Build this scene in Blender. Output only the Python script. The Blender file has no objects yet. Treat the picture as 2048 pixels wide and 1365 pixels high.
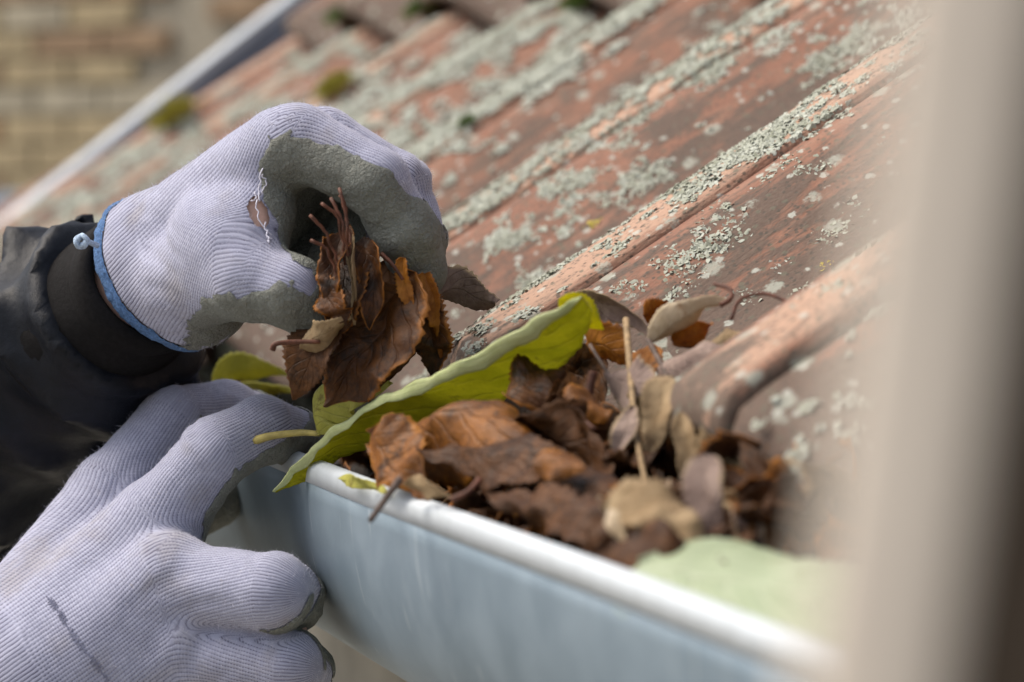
import bpy, bmesh, math, random
import numpy as np
from mathutils import Vector, Matrix, noise as mnoise

random.seed(7)
rng = np.random.default_rng(7)
SC = bpy.context.scene
COL = SC.collection
rad = math.radians

# ------------------------------------------------------------------ camera, sky, sun
W, H, FPX = 2048.0, 1365.0, 5700.0          # photograph size and focal length in its pixels
YAW, PITCH = rad(18.622), rad(3.338)
CAM = np.array([0.0, 0.0, 2.6])
FWD = np.array([math.sin(YAW)*math.cos(PITCH), math.cos(YAW)*math.cos(PITCH), -math.sin(PITCH)])
RGT = np.array([math.cos(YAW), -math.sin(YAW), 0.0])
UPV = np.cross(RGT, FWD)

cam = bpy.data.cameras.new('camera')
cam_o = bpy.data.objects.new('camera', cam)
COL.objects.link(cam_o)
cam.sensor_width = 36.0
cam.lens = FPX/W*36.0
cam.clip_start = 0.02
cam.clip_end = 500
cam_o.location = CAM
cam_o.rotation_euler = Matrix((RGT, UPV, -FWD)).transposed().to_euler()
cam.dof.use_dof = True
cam.dof.focus_distance = 1.105
cam.dof.aperture_fstop = 8.0
cam.dof.aperture_blades = 8
SC.camera = cam_o

SUN_DIR = Vector((-0.50, 0.27, 0.82)).normalized()     # towards the sun
world = bpy.data.worlds.new('World')
SC.world = world
world.use_nodes = True
wn = world.node_tree
sky = wn.nodes.new('ShaderNodeTexSky')
sky.sky_type = 'NISHITA'
sky.sun_disc = False
sky.sun_elevation = math.asin(SUN_DIR.z)
sky.sun_rotation = math.atan2(SUN_DIR.x, SUN_DIR.y)
sky.air_density = 1.0
sky.dust_density = 3.5
sky.ozone_density = 0.8
hsv = wn.nodes.new('ShaderNodeHueSaturation')          # thin high cloud: a paler sky all over
hsv.inputs['Saturation'].default_value = 0.5
wn.links.new(sky.outputs[0], hsv.inputs['Color'])
wn.links.new(hsv.outputs[0], wn.nodes['Background'].inputs[0])
wn.nodes['Background'].inputs[1].default_value = 0.135

sun = bpy.data.lights.new('sun', 'SUN')
sun.energy = 2.0
sun.angle = rad(34.0)
sun.color = (1.0, 0.89, 0.75)
sun_o = bpy.data.objects.new('sun', sun)
COL.objects.link(sun_o)
sun_o.rotation_euler = SUN_DIR.to_track_quat('Z', 'Y').to_euler()

SC.view_settings.view_transform = 'Standard'
SC.view_settings.look = 'None'
SC.view_settings.exposure = 0.68
SC.view_settings.gamma = 1.0
SC.cycles.use_denoising = True
SC.cycles.max_bounces = 4
SC.cycles.diffuse_bounces = 3
SC.cycles.transparent_max_bounces = 6

# ------------------------------------------------------------------ helpers
def P(px, py, d):
    """world point (m) seen at photograph pixel (px, py) at depth d (mm) along the view axis"""
    return CAM + d*0.001*(FWD + RGT*(px-W/2)/FPX - UPV*(py-H/2)/FPX)

def camvec(r, u, t):
    """world vector from right / up / towards-camera components"""
    v = RGT*r + UPV*u - FWD*t
    return v/np.linalg.norm(v)

def nrm(v):
    v = np.asarray(v, float)
    return v/max(np.linalg.norm(v), 1e-12)

def mesh_obj(name, verts, faces, mat=None, parent=None, smooth=True, mats=None):
    me = bpy.data.meshes.new(name)
    me.from_pydata([tuple(map(float, v)) for v in verts], [], [tuple(map(int, f)) for f in faces])
    me.update()
    if smooth:
        me.polygons.foreach_set('use_smooth', [True]*len(me.polygons))
    o = bpy.data.objects.new(name, me)
    COL.objects.link(o)
    if mat: me.materials.append(mat)
    if parent: keep_parent(o, parent)
    return o

def attr(o, name, vals):
    a = o.data.attributes.new(name, 'FLOAT', 'POINT')
    a.data.foreach_set('value', np.asarray(vals, np.float32))

def tag(o, label, cat=None, group=None, kind=None):
    if label: o['label'] = label
    if cat: o['category'] = cat
    if group: o['group'] = group
    if kind: o['kind'] = kind
    return o

def empty(name, loc):
    o = bpy.data.objects.new(name, None)
    COL.objects.link(o)
    o.location = tuple(map(float, loc))
    o.empty_display_size = 0.02
    return o

def keep_parent(child, parent):
    """children are modelled in world space: cancel the parent's location"""
    child.parent = parent
    child.matrix_parent_inverse = Matrix.Translation(-Vector(parent.location)) if parent.parent is None else Matrix.Identity(4)

def bezpts(pts, n):
    """Catmull-Rom through pts (k,3) resampled to n"""
    p = np.asarray(pts, float)
    if len(p) == 2:
        t = np.linspace(0, 1, n)[:, None]
        return p[0]*(1-t)+p[1]*t
    q = np.vstack([2*p[0]-p[1], p, 2*p[-1]-p[-2]])
    seg = len(p)-1
    out = []
    for x in np.linspace(0, seg, n):
        i = min(int(x), seg-1); t = x-i
        a, b, c, d = q[i], q[i+1], q[i+2], q[i+3]
        out.append(0.5*((2*b)+(-a+c)*t+(2*a-5*b+4*c-d)*t*t+(-a+3*b-3*c+d)*t**3))
    return np.array(out)

def tube_data(pts, radii, nseg=6, cap=True):
    pts = np.asarray(pts, float); n = len(pts)
    radii = np.broadcast_to(np.asarray(radii, float), (n,))
    T = np.gradient(pts, axis=0); T /= np.linalg.norm(T, axis=1)[:, None]+1e-12
    ref = np.array([0.13, 0.31, 0.94])
    S = np.cross(T[0], ref); S /= np.linalg.norm(S)
    V, F = [], []
    for i in range(n):
        S = S-T[i]*(S@T[i]); S /= np.linalg.norm(S)
        B = np.cross(T[i], S)
        for k in range(nseg):
            a = 2*math.pi*k/nseg
            V.append(pts[i]+radii[i]*(math.cos(a)*S+math.sin(a)*B))
    for i in range(n-1):
        for k in range(nseg):
            k2 = (k+1) % nseg
            F.append((i*nseg+k, i*nseg+k2, (i+1)*nseg+k2, (i+1)*nseg+k))
    if cap:
        F.append(tuple(range(nseg-1, -1, -1)))
        F.append(tuple((n-1)*nseg+k for k in range(nseg)))
    return V, F

def tube(name, pts, radii, mat, parent=None, nseg=6):
    V, F = tube_data(pts, radii, nseg)
    return mesh_obj(name, V, F, mat, parent)

def box_data(c, ax, ay, az, hx, hy, hz):
    c = np.asarray(c, float); V = []
    for sx in (-1, 1):
        for sy in (-1, 1):
            for sz in (-1, 1):
                V.append(c+ax*sx*hx+ay*sy*hy+az*sz*hz)
    F = [(0, 1, 3, 2), (4, 6, 7, 5), (0, 4, 5, 1), (2, 3, 7, 6), (0, 2, 6, 4), (1, 5, 7, 3)]
    return V, F

# ------------------------------------------------------------------ node helper
class NT:
    def __init__(s, name):
        s.m = bpy.data.materials.new(name); s.m.use_nodes = True
        s.t = s.m.node_tree; s.b = s.t.nodes['Principled BSDF']; s.out = s.t.nodes['Material Output']
    def n(s, typ, **kw):
        nd = s.t.nodes.new(typ)
        ins = kw.pop('ins', {})
        for k, v in kw.items(): setattr(nd, k, v)
        for k, v in ins.items(): s.put(nd.inputs[k], v)
        return nd
    def put(s, sock, v):
        if isinstance(v, bpy.types.NodeSocket): s.t.links.new(v, sock)
        elif isinstance(v, (tuple, list)) and len(v) == 3 and sock.type == 'RGBA': sock.default_value = (*v, 1)
        else: sock.default_value = v
    def math(s, op, a, b=0.0, c=0.0, clamp=False):
        nd = s.n('ShaderNodeMath', operation=op, use_clamp=clamp)
        s.put(nd.inputs[0], a); s.put(nd.inputs[1], b); s.put(nd.inputs[2], c)
        return nd.outputs[0]
    def mix(s, f, a, b, blend='MIX'):
        nd = s.n('ShaderNodeMix', data_type='RGBA', blend_type=blend)
        s.put(nd.inputs[0], f); s.put(nd.inputs[6], a); s.put(nd.inputs[7], b)
        return nd.outputs[2]
    def ramp(s, f, a, b):
        nd = s.n('ShaderNodeMapRange', clamp=True, interpolation_type='SMOOTHSTEP')
        s.put(nd.inputs[0], f); nd.inputs[1].default_value = a; nd.inputs[2].default_value = b
        return nd.outputs[0]
    def noise(s, vec, scale, detail=4.0, rough=0.6, dist=0.0):
        nd = s.n('ShaderNodeTexNoise')
        if vec is not None: s.put(nd.inputs['Vector'], vec)
        nd.inputs['Scale'].default_value = scale; nd.inputs['Detail'].default_value = detail
        nd.inputs['Roughness'].default_value = rough; nd.inputs['Distortion'].default_value = dist
        return nd.outputs['Fac']
    def attr(s, name):
        return s.n('ShaderNodeAttribute', attribute_name=name).outputs['Fac']
    def objco(s):
        return s.n('ShaderNodeTexCoord').outputs['Object']
    def pos(s):
        return s.n('ShaderNodeNewGeometry').outputs['Position']
    def mapv(s, vec, scale=(1, 1, 1), rot=(0, 0, 0)):
        nd = s.n('ShaderNodeMapping'); s.put(nd.inputs[0], vec)
        nd.inputs['Scale'].default_value = scale; nd.inputs['Rotation'].default_value = rot
        return nd.outputs[0]
    def bump(s, h, strength=0.5, dist=0.001, normal=None):
        nd = s.n('ShaderNodeBump'); s.put(nd.inputs['Height'], h)
        nd.inputs['Strength'].default_value = strength; nd.inputs['Distance'].default_value = dist
        if normal is not None: s.put(nd.inputs['Normal'], normal)
        return nd.outputs[0]
    def set(s, **kw):
        for k, v in kw.items():
            s.put(s.b.inputs[k.replace('_', ' ')], v)
        return s

# ------------------------------------------------------------------ materials
def m_tile():
    t = NT('weathered_terracotta')
    p = t.pos()
    oi = t.n('ShaderNodeObjectInfo').outputs['Random']
    st = t.mapv(p, (1, 1, 1), (0, rad(34.8), 0))       # x now runs along the slope
    streak = t.mapv(st, (0.28, 1, 1))
    n1 = t.noise(p, 14, 3, 0.65)
    n2 = t.noise(streak, 38, 5, 0.7, 0.4)
    n3 = t.noise(p, 420, 3, 0.7)
    n4 = t.noise(streak, 150, 4, 0.75)
    base = t.mix(n1, (0.175, 0.071, 0.040), (0.26, 0.122, 0.075))
    base = t.mix(t.math('MULTIPLY', oi, 0.35), base, (0.20, 0.092, 0.06))
    bloom = t.ramp(t.noise(streak, 70, 6, 0.7), 0.46, 0.66)
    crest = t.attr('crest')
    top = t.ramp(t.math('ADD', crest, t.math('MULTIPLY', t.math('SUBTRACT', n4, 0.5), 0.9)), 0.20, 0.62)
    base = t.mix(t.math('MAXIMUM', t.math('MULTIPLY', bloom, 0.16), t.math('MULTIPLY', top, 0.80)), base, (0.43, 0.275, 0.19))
    grime = t.attr('grime')
    g = t.math('ADD', n2, t.math('ADD', t.math('MULTIPLY', grime, 0.29), t.math('MULTIPLY', t.math('SUBTRACT', n4, 0.5), 0.55)))
    g = t.math('SUBTRACT', g, t.math('MULTIPLY', crest, 0.05))
    gm = t.ramp(g, 0.52, 0.68)
    base = t.mix(t.math('MULTIPLY', gm, 0.88), base, t.mix(n3, (0.040, 0.030, 0.024), (0.125, 0.085, 0.060)))
    def dots(scale, lo_, hi_, keep):
        vo = t.n('ShaderNodeTexVoronoi'); t.put(vo.inputs['Vector'], p); vo.inputs['Scale'].default_value = scale
        sel = t.n('ShaderNodeSeparateColor'); t.put(sel.inputs[0], vo.outputs['Color'])
        d = t.math('ADD', vo.outputs['Distance'], t.math('MULTIPLY', t.math('SUBTRACT', n3, 0.5), 0.5))
        return t.math('MULTIPLY', t.math('SUBTRACT', 1.0, t.ramp(d, lo_, hi_)), t.math('GREATER_THAN', sel.outputs[0], keep))
    base = t.mix(t.math('MULTIPLY', dots(380, 0.22, 0.42, 0.45), 0.75), base, (0.055, 0.045, 0.033))
    base = t.mix(t.math('MULTIPLY', dots(210, 0.18, 0.36, 0.55), 0.7), base, (0.10, 0.095, 0.065))
    base = t.mix(t.math('MULTIPLY', dots(70, 0.18, 0.34, 0.62), 0.7), base, (0.33, 0.345, 0.29))
    base = t.mix(t.math('MULTIPLY', dots(130, 0.16, 0.30, 0.62), 0.75), base, (0.40, 0.41, 0.36))
    base = t.mix(t.math('MULTIPLY', t.ramp(n3, 0.56, 0.66), 0.4), base, (0.085, 0.07, 0.05))
    t.set(Base_Color=base, Roughness=0.82)
    h = t.math('ADD', t.math('MULTIPLY', n4, 1.0), t.math('MULTIPLY', n3, 0.6))
    t.set(Normal=t.bump(h, 0.55, 0.0018))
    return t.m

def m_lichen(name, c1, c2):
    t = NT(name)
    tint = t.attr('tint')
    n = t.noise(t.pos(), 900, 3, 0.6)
    t.set(Base_Color=t.mix(t.math('MULTIPLY', n, 0.5), t.mix(tint, c1, c2), (0.16, 0.155, 0.10)), Roughness=0.95)
    return t.m

def m_plain(name, col, rough=0.6, metal=0.0, var=0.25, scale=60, bump=0.15, bd=0.001, dark=None, spec=0.4):
    t = NT(name)
    p = t.pos()
    n = t.noise(p, scale, 6, 0.65)
    n2 = t.noise(p, scale*7, 4, 0.6)
    dk = dark or tuple(c*(1-var*1.6) for c in col)
    t.set(Base_Color=t.mix(t.ramp(n, 0.3, 0.72), dk, col), Roughness=t.math('ADD', rough-0.08, t.math('MULTIPLY', n2, 0.16)), Metallic=metal, Specular_IOR_Level=spec)
    t.set(Normal=t.bump(t.math('ADD', n, t.math('MULTIPLY', n2, 0.4)), bump, bd))
    return t.m

def m_zinc():
    t = NT('galvanised_zinc')
    p = t.pos()
    n = t.noise(p, 22, 6, 0.65, 0.3)
    fine = t.noise(p, 600, 3, 0.6)
    run = t.noise(t.mapv(p, (1, 1, 0.16)), 60, 5, 0.7)
    scr = t.noise(t.mapv(p, (0.4, 1, 0.06), (0.4, 0.2, 0)), 260, 2, 0.5)
    base = t.mix(t.ramp(n, 0.3, 0.7), (0.19, 0.25, 0.30), (0.25, 0.315, 0.37))
    base = t.mix(t.math('MULTIPLY', t.ramp(run, 0.55, 0.75), 0.25), base, (0.40, 0.455, 0.50))
    base = t.mix(t.math('MULTIPLY', t.ramp(scr, 0.70, 0.76), 0.6), base, (0.50, 0.55, 0.58))
    t.set(Base_Color=base, Metallic=0.35, Roughness=t.math('ADD', 0.42, t.math('MULTIPLY', n, 0.22)))
    t.set(Normal=t.bump(t.math('ADD', t.math('MULTIPLY', n, 1.0), t.math('MULTIPLY', fine, 0.15)), 0.12, 0.002))
    return t.m

RIB, CRS = 1.52, 1.15        # knit pitch in mm across and along
def m_knit():
    t = NT('lavender_cotton_knit')
    rib = t.attr('rib'); crs = t.attr('along')
    p = t.pos()
    wob = t.noise(p, 260, 3, 0.6)
    lo = t.noise(p, 34, 5, 0.6)
    fine = t.noise(p, 2600, 2, 0.6)
    mid = t.noise(p, 700, 3, 0.6)
    u = t.math('ADD', t.math('DIVIDE', rib, RIB), t.math('MULTIPLY', wob, 0.35))
    fu = t.math('FRACT', u)
    du = t.math('ABSOLUTE', t.math('SUBTRACT', fu, 0.5))          # 0 rib centre, .5 groove
    v = t.math('ADD', t.math('DIVIDE', crs, CRS), t.math('ADD', t.math('MULTIPLY', du, 0.9), t.math('MULTIPLY', wob, 0.5)))
    fv = t.math('FRACT', v)
    dv = t.math('ABSOLUTE', t.math('SUBTRACT', fv, 0.5))
    ribh = t.math('COSINE', t.math('MULTIPLY', du, 2*math.pi*0.96))      # 1 centre .. -1 groove
    sth = t.math('COSINE', t.math('MULTIPLY', dv, 2*math.pi))
    height = t.math('ADD', ribh, t.math('ADD', t.math('MULTIPLY', sth, 0.30), t.math('MULTIPLY', fine, 0.7)))
    wn_ = t.n('ShaderNodeTexWhiteNoise', noise_dimensions='2D')
    cmb = t.n('ShaderNodeCombineXYZ'); t.put(cmb.inputs[0], t.math('FLOOR', u)); t.put(cmb.inputs[1], t.math('FLOOR', v))
    t.put(wn_.inputs['Vector'], cmb.outputs[0])
    rnd = wn_.outputs['Value']
    pit = t.math('SUBTRACT', 1.0, t.ramp(dv, 0.10, 0.42))                 # gaps between the loops
    groove = t.ramp(du, 0.26, 0.45)
    groove = t.math('MULTIPLY', groove, t.math('ADD', 0.20, t.math('MULTIPLY', pit, 0.80)))
    worn = t.ramp(t.noise(p, 48, 3, 0.6), 0.32, 0.62)                      # felted areas lose their pattern
    groove = t.math('MULTIPLY', groove, t.math('ADD', 0.62, t.math('MULTIPLY', worn, 0.38)))
    yarn = t.mix(t.math('ADD', t.math('MULTIPLY', fine, 0.6), t.math('MULTIPLY', rnd, 0.4)), (0.26, 0.268, 0.37), (0.43, 0.44, 0.56))
    yarn = t.mix(t.math('MULTIPLY', t.ramp(lo, 0.50, 0.72), 0.6), yarn, (0.26, 0.24, 0.245))   # handling dirt
    dirt2 = t.ramp(t.noise(p, 300, 4, 0.7), 0.66, 0.74)
    yarn = t.mix(t.math('MULTIPLY', dirt2, 0.4), yarn, (0.36, 0.31, 0.26))
    col = t.mix(groove, yarn, (0.075, 0.070, 0.12))
    t.set(Base_Color=col, Roughness=0.95, Sheen_Weight=0.3, Sheen_Roughness=0.5, Sheen_Tint=(0.95, 0.93, 1.0))
    t.set(Normal=t.bump(height, 0.22, 0.0005))
    return t.m

def m_coat():
    t = NT('grey_green_latex')
    p = t.pos()
    n = t.noise(p, 750, 3, 0.6, 0.8)
    n2 = t.noise(p, 60, 4, 0.6)
    n3 = t.noise(p, 260, 4, 0.65, 0.8)
    col = t.mix(n2, (0.155, 0.165, 0.145), (0.235, 0.245, 0.215))
    col = t.mix(t.math('MULTIPLY', t.ramp(n3, 0.5, 0.75), 0.35), col, (0.17, 0.15, 0.115))
    col = t.mix(t.math('MULTIPLY', t.ramp(n, 0.52, 0.68), 0.35), col, (0.33, 0.34, 0.31))
    stain = t.ramp(t.noise(p, 28, 5, 0.7, 0.5), 0.46, 0.66)
    col = t.mix(t.math('MULTIPLY', stain, 0.45), col, (0.10, 0.092, 0.07))
    t.set(Base_Color=col, Roughness=t.math('SUBTRACT', 0.82, t.math('MULTIPLY', n2, 0.25)))
    t.set(Normal=t.bump(t.math('ADD', n, t.math('MULTIPLY', n3, 1.1)), 1.0, 0.0016))
    return t.m

def m_leaf(name, c_lo, c_hi, vein, trans=0.3, rough=0.55, blotch=None, bl_amt=0.5, vein_amt=0.5, spec=0.4, edge=None):
    t = NT(name)
    uv = t.n('ShaderNodeUVMap').outputs[0]
    sp = t.n('ShaderNodeSeparateXYZ'); t.put(sp.inputs[0], uv)
    u, v = sp.outputs[0], sp.outputs[1]
    p = t.pos()
    va = t.math('MULTIPLY', t.math('ABSOLUTE', t.math('SUBTRACT', v, 0.5)), 2.0)
    wob = t.noise(p, 120, 3, 0.6)
    lat = t.math('FRACT', t.math('ADD', t.math('SUBTRACT', t.math('MULTIPLY', u, 8.0), t.math('MULTIPLY', va, 2.6)), t.math('MULTIPLY', wob, 0.35)))
    latd = t.math('ABSOLUTE', t.math('SUBTRACT', lat, 0.5))
    vein_m = t.math('MAXIMUM', t.math('MULTIPLY', t.ramp(latd, 0.40, 0.49), 0.8), t.math('SUBTRACT', 1.0, t.ramp(va, 0.0, 0.05)))
    n = t.noise(p, 55, 6, 0.7)
    n2 = t.noise(p, 420, 5, 0.7)
    col = t.mix(t.ramp(t.math('ADD', t.math('MULTIPLY', n, 0.7), t.math('MULTIPLY', n2, 0.3)), 0.34, 0.66), c_lo, c_hi)
    col = t.mix(t.math('MULTIPLY', vein_m, vein_amt), col, vein)
    if blotch is not None:
        bm = t.ramp(t.noise(p, 85, 6, 0.75, 0.3), 0.58-0.12*bl_amt, 0.70-0.08*bl_amt)
        col = t.mix(t.math('MULTIPLY', bm, 0.85), col, blotch)
    if edge is not None:
        em = t.math('MULTIPLY', t.ramp(t.math('ADD', va, t.math('MULTIPLY', t.math('SUBTRACT', n, 0.5), 0.9)), 0.80, 1.02), 0.9)
        col = t.mix(em, col, edge)
    t.set(Base_Color=col, Roughness=rough, Specular_IOR_Level=spec)
    h = t.math('ADD', t.math('MULTIPLY', vein_m, -0.8), t.math('ADD', t.math('MULTIPLY', n2, 0.8), t.math('MULTIPLY', n, 0.8)))
    bmp = t.bump(h, 0.55, 0.0012)
    t.set(Normal=bmp)
    tr = t.n('ShaderNodeBsdfTranslucent'); t.put(tr.inputs[0], col); t.put(tr.inputs['Normal'], bmp)
    mx = t.n('ShaderNodeMixShader'); mx.inputs[0].default_value = trans
    t.t.links.new(t.b.outputs[0], mx.inputs[1]); t.t.links.new(tr.outputs[0], mx.inputs[2])
    t.t.links.new(mx.outputs[0], t.out.inputs[0])
    return t.m

M = {}
M['tile'] = m_tile()
M['lichen'] = m_lichen('grey_lichen', (0.30, 0.315, 0.245), (0.58, 0.605, 0.545))
M['lichen_yellow'] = m_lichen('yellow_lichen', (0.55, 0.42, 0.05), (0.62, 0.50, 0.08))
M['moss'] = m_lichen('moss', (0.06, 0.13, 0.012), (0.17, 0.27, 0.03))
M['moss_yellow'] = m_lichen('yellow_moss', (0.36, 0.32, 0.03), (0.50, 0.44, 0.05))
M['zinc'] = m_zinc()
M['knit'] = m_knit()
M['coat'] = m_coat()
M['band'] = m_plain('blue_terry_band', (0.15, 0.29, 0.58), 0.95, 0, 0.35, 900, 0.9, 0.0012)
M['thread'] = m_plain('lavender_thread', (0.74, 0.73, 0.84), 0.95, 0, 0.1, 900, 0.2, 0.0003)
M['seam'] = m_plain('dark_seam_thread', (0.25, 0.255, 0.37), 0.9, 0, 0.2, 900, 0.3, 0.0003)
M['bluethread'] = m_plain('pale_blue_thread', (0.50, 0.63, 0.80), 0.95, 0, 0.3, 900, 0.5, 0.0006)
M['skin'] = m_plain('skin', (0.66, 0.42, 0.34), 0.5, 0, 0.12, 300, 0.2, 0.0004)
M['jacket'] = m_plain('charcoal_jacket_cloth', (0.0055, 0.0075, 0.0135), 0.5, 0, 0.2, 240, 0.3, 0.0012, None, 0.25)
M['cuff'] = m_plain('dark_brown_black_cuff_cloth', (0.013, 0.012, 0.0125), 0.8, 0, 0.25, 500, 0.5, 0.0008, None, 0.12)
M['cream'] = m_plain('pale_render', (0.80, 0.76, 0.68), 0.9, 0, 0.3, 5, 0.4, 0.004)
M['brick_a'] = m_plain('tan_brick', (0.44, 0.35, 0.21), 0.9, 0, 0.3, 18, 0.4, 0.004)
M['brick_b'] = m_plain('grey_tan_brick', (0.46, 0.405, 0.30), 0.9, 0, 0.3, 18, 0.4, 0.004)
M['brick_c'] = m_plain('orange_brick', (0.40, 0.24, 0.13), 0.9, 0, 0.3, 18, 0.4, 0.004)
M['brick_d'] = m_plain('brown_brick', (0.34, 0.23, 0.14), 0.9, 0, 0.3, 18, 0.4, 0.004)
M['mortar'] = m_plain('mortar', (0.38, 0.335, 0.26), 0.95, 0, 0.25, 60, 0.4, 0.003)
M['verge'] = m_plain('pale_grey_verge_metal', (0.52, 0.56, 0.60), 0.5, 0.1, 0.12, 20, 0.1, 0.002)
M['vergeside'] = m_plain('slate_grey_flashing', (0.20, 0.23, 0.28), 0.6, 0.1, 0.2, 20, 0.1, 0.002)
M['wood'] = m_plain('dark_timber', (0.10, 0.07, 0.045), 0.85, 0, 0.4, 40, 0.5, 0.003)
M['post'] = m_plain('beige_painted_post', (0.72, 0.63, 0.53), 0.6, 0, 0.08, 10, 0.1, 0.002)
M['postside'] = m_plain('shaded_post_side', (0.075, 0.050, 0.030), 0.7, 0, 0.2, 12, 0.1, 0.002)  # shade on the post's right side, as a dark copy of its colour
M['ground'] = m_plain('pale_gravel', (0.36, 0.33, 0.27), 0.95, 0, 0.4, 9, 0.6, 0.01)
M['bin'] = m_plain('blue_grey_plastic', (0.14, 0.19, 0.25), 0.5, 0, 0.15, 6, 0.1, 0.002)
M['stem'] = m_plain('red_brown_stem', (0.16, 0.055, 0.028), 0.6, 0, 0.4, 300, 0.4, 0.0006)
M['stem_pale'] = m_plain('tan_stem', (0.40, 0.27, 0.14), 0.7, 0, 0.35, 300, 0.4, 0.0006)
M['stem_grey'] = m_plain('grey_brown_twig', (0.15, 0.105, 0.085), 0.8, 0, 0.4, 300, 0.4, 0.0006)
M['stem_green'] = m_plain('yellow_green_stem', (0.52, 0.42, 0.13), 0.6, 0, 0.25, 200, 0.3, 0.0006)
M['l_green'] = m_leaf('yellow_green_leaf', (0.55, 0.52, 0.025), (0.74, 0.68, 0.04), (0.50, 0.46, 0.06), 0.72, 0.5, (0.26, 0.22, 0.03), 0.1, 0.4)
M['l_green2'] = m_leaf('olive_yellow_leaf', (0.44, 0.43, 0.08), (0.60, 0.57, 0.13), (0.45, 0.42, 0.12), 0.4, 0.5, (0.20, 0.15, 0.03), 0.3, 0.3)
M['l_pale'] = m_leaf('pale_leaf_underside', (0.50, 0.56, 0.25), (0.62, 0.67, 0.36), (0.66, 0.70, 0.42), 0.3, 0.5, None, 0, 0.4)
M['l_pale2'] = m_leaf('whitish_green_leaf_underside', (0.40, 0.47, 0.29), (0.50, 0.57, 0.385), (0.60, 0.65, 0.47), 0.3, 0.55, (0.30, 0.34, 0.17), 0.15, 0.9)
M['l_rust'] = m_leaf('wet_rust_leaf', (0.030, 0.010, 0.003), (0.14, 0.050, 0.010), (0.075, 0.03, 0.012), 0.25, 0.5, (0.018, 0.009, 0.005), 0.7, 0.5, 0.35, (0.36, 0.13, 0.015))
M['l_rust2'] = m_leaf('bright_rust_leaf', (0.10, 0.034, 0.007), (0.36, 0.135, 0.02), (0.12, 0.045, 0.012), 0.3, 0.45, (0.02, 0.01, 0.006), 0.35, 0.4, 0.35, (0.46, 0.18, 0.02))
M['l_dark'] = m_leaf('wet_dark_brown_leaf', (0.034, 0.014, 0.006), (0.14, 0.058, 0.019), (0.06, 0.027, 0.012), 0.15, 0.5, (0.012, 0.007, 0.004), 0.4, 0.4, 0.2)
M['l_orange'] = m_leaf('orange_leaf', (0.28, 0.085, 0.010), (0.52, 0.205, 0.02), (0.30, 0.11, 0.02), 0.4, 0.5, (0.10, 0.035, 0.01), 0.4, 0.4)
M['l_tan'] = m_leaf('dry_tan_leaf', (0.30, 0.20, 0.105), (0.50, 0.37, 0.22), (0.36, 0.25, 0.14), 0.25, 0.75, (0.17, 0.10, 0.05), 0.35, 0.4, 0.25)
M['l_mauve'] = m_leaf('dry_mauve_brown_leaf', (0.22, 0.15, 0.125), (0.36, 0.27, 0.225), (0.24, 0.17, 0.14), 0.15, 0.8, (0.14, 0.09, 0.07), 0.3, 0.3, 0.25, (0.42, 0.31, 0.19))
M['l_beige'] = m_leaf('dry_beige_leaf', (0.46, 0.35, 0.22), (0.64, 0.53, 0.39), (0.5, 0.4, 0.27), 0.25, 0.75, (0.36, 0.2, 0.1), 0.2, 0.3, 0.25)

# ------------------------------------------------------------------ ground
g = mesh_obj('ground', [(-60, -60, 0), (60, -60, 0), (60, 90, 0), (-60, 90, 0)], [(0, 1, 2, 3)], M['ground'], smooth=False)
tag(g, 'pale gravel ground far below the gutter', None, None, 'structure')

# ------------------------------------------------------------------ roof frame
LIP = P(560, 912, 1140)                       # a point on the gutter's outer lip; the gutter runs along world Y
SLOPE = rad(34.8)
RU = np.array([math.cos(SLOPE), 0, math.sin(SLOPE)])       # up the slope
RN = np.array([-math.sin(SLOPE), 0, math.cos(SLOPE)])      # out of the roof
TW, TL, TT = 0.246, 0.362, 0.014              # tile cover width, exposed length, thickness
LINE_H = 0.034                                # height of the lap line over the pan
QB = P(1496, 350, 1150)                       # a point on the second tile's lap line
tB = (LIP[0]+0.068-QB[0])/RU[0]
EAVE0 = QB+RU*tB-RN*(LINE_H+0.014)                    # pan level at the eave, on the lap line of tile 0

def prof(t):
    """tile cross profile, t in periods away from the lap line, towards the far verge"""
    t = t % 1.0
    if t < 0.24:
        x = t/0.24
        return LINE_H+0.0015+0.0075*math.sin(math.pi*(0.12+0.80*x))**0.8-0.0025-0.003*x*x
    if t < 0.40:
        x = (t-0.24)/0.16; x = x*x*(3-2*x)
        return LINE_H*(1-x)+0.004*x
    if t < 0.56:
        x = (t-0.40)/0.16
        return 0.004*(1-x)**2
    x = (t-0.56)/0.44
    x2 = x**1.25
    return LINE_H*(x2*x2*(3-2*x2))

def roof_pt(u, v, off=0.0):
    """u metres up the slope from the eave, v in tile periods along the eave (0 = lap line B)"""
    course = int(math.floor(u/TL)) if u > 0 else 0
    lift = TT*1.25*(1-(u-course*TL)/TL)+0.002
    return EAVE0+np.array([0, v*TW, 0])+RU*u+RN*(prof(v)+lift+off)

roof = empty('tiled_roof', EAVE0)
tag(roof, 'lichen covered red clay tiled roof sloping up behind the gutter', 'roof')

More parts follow.
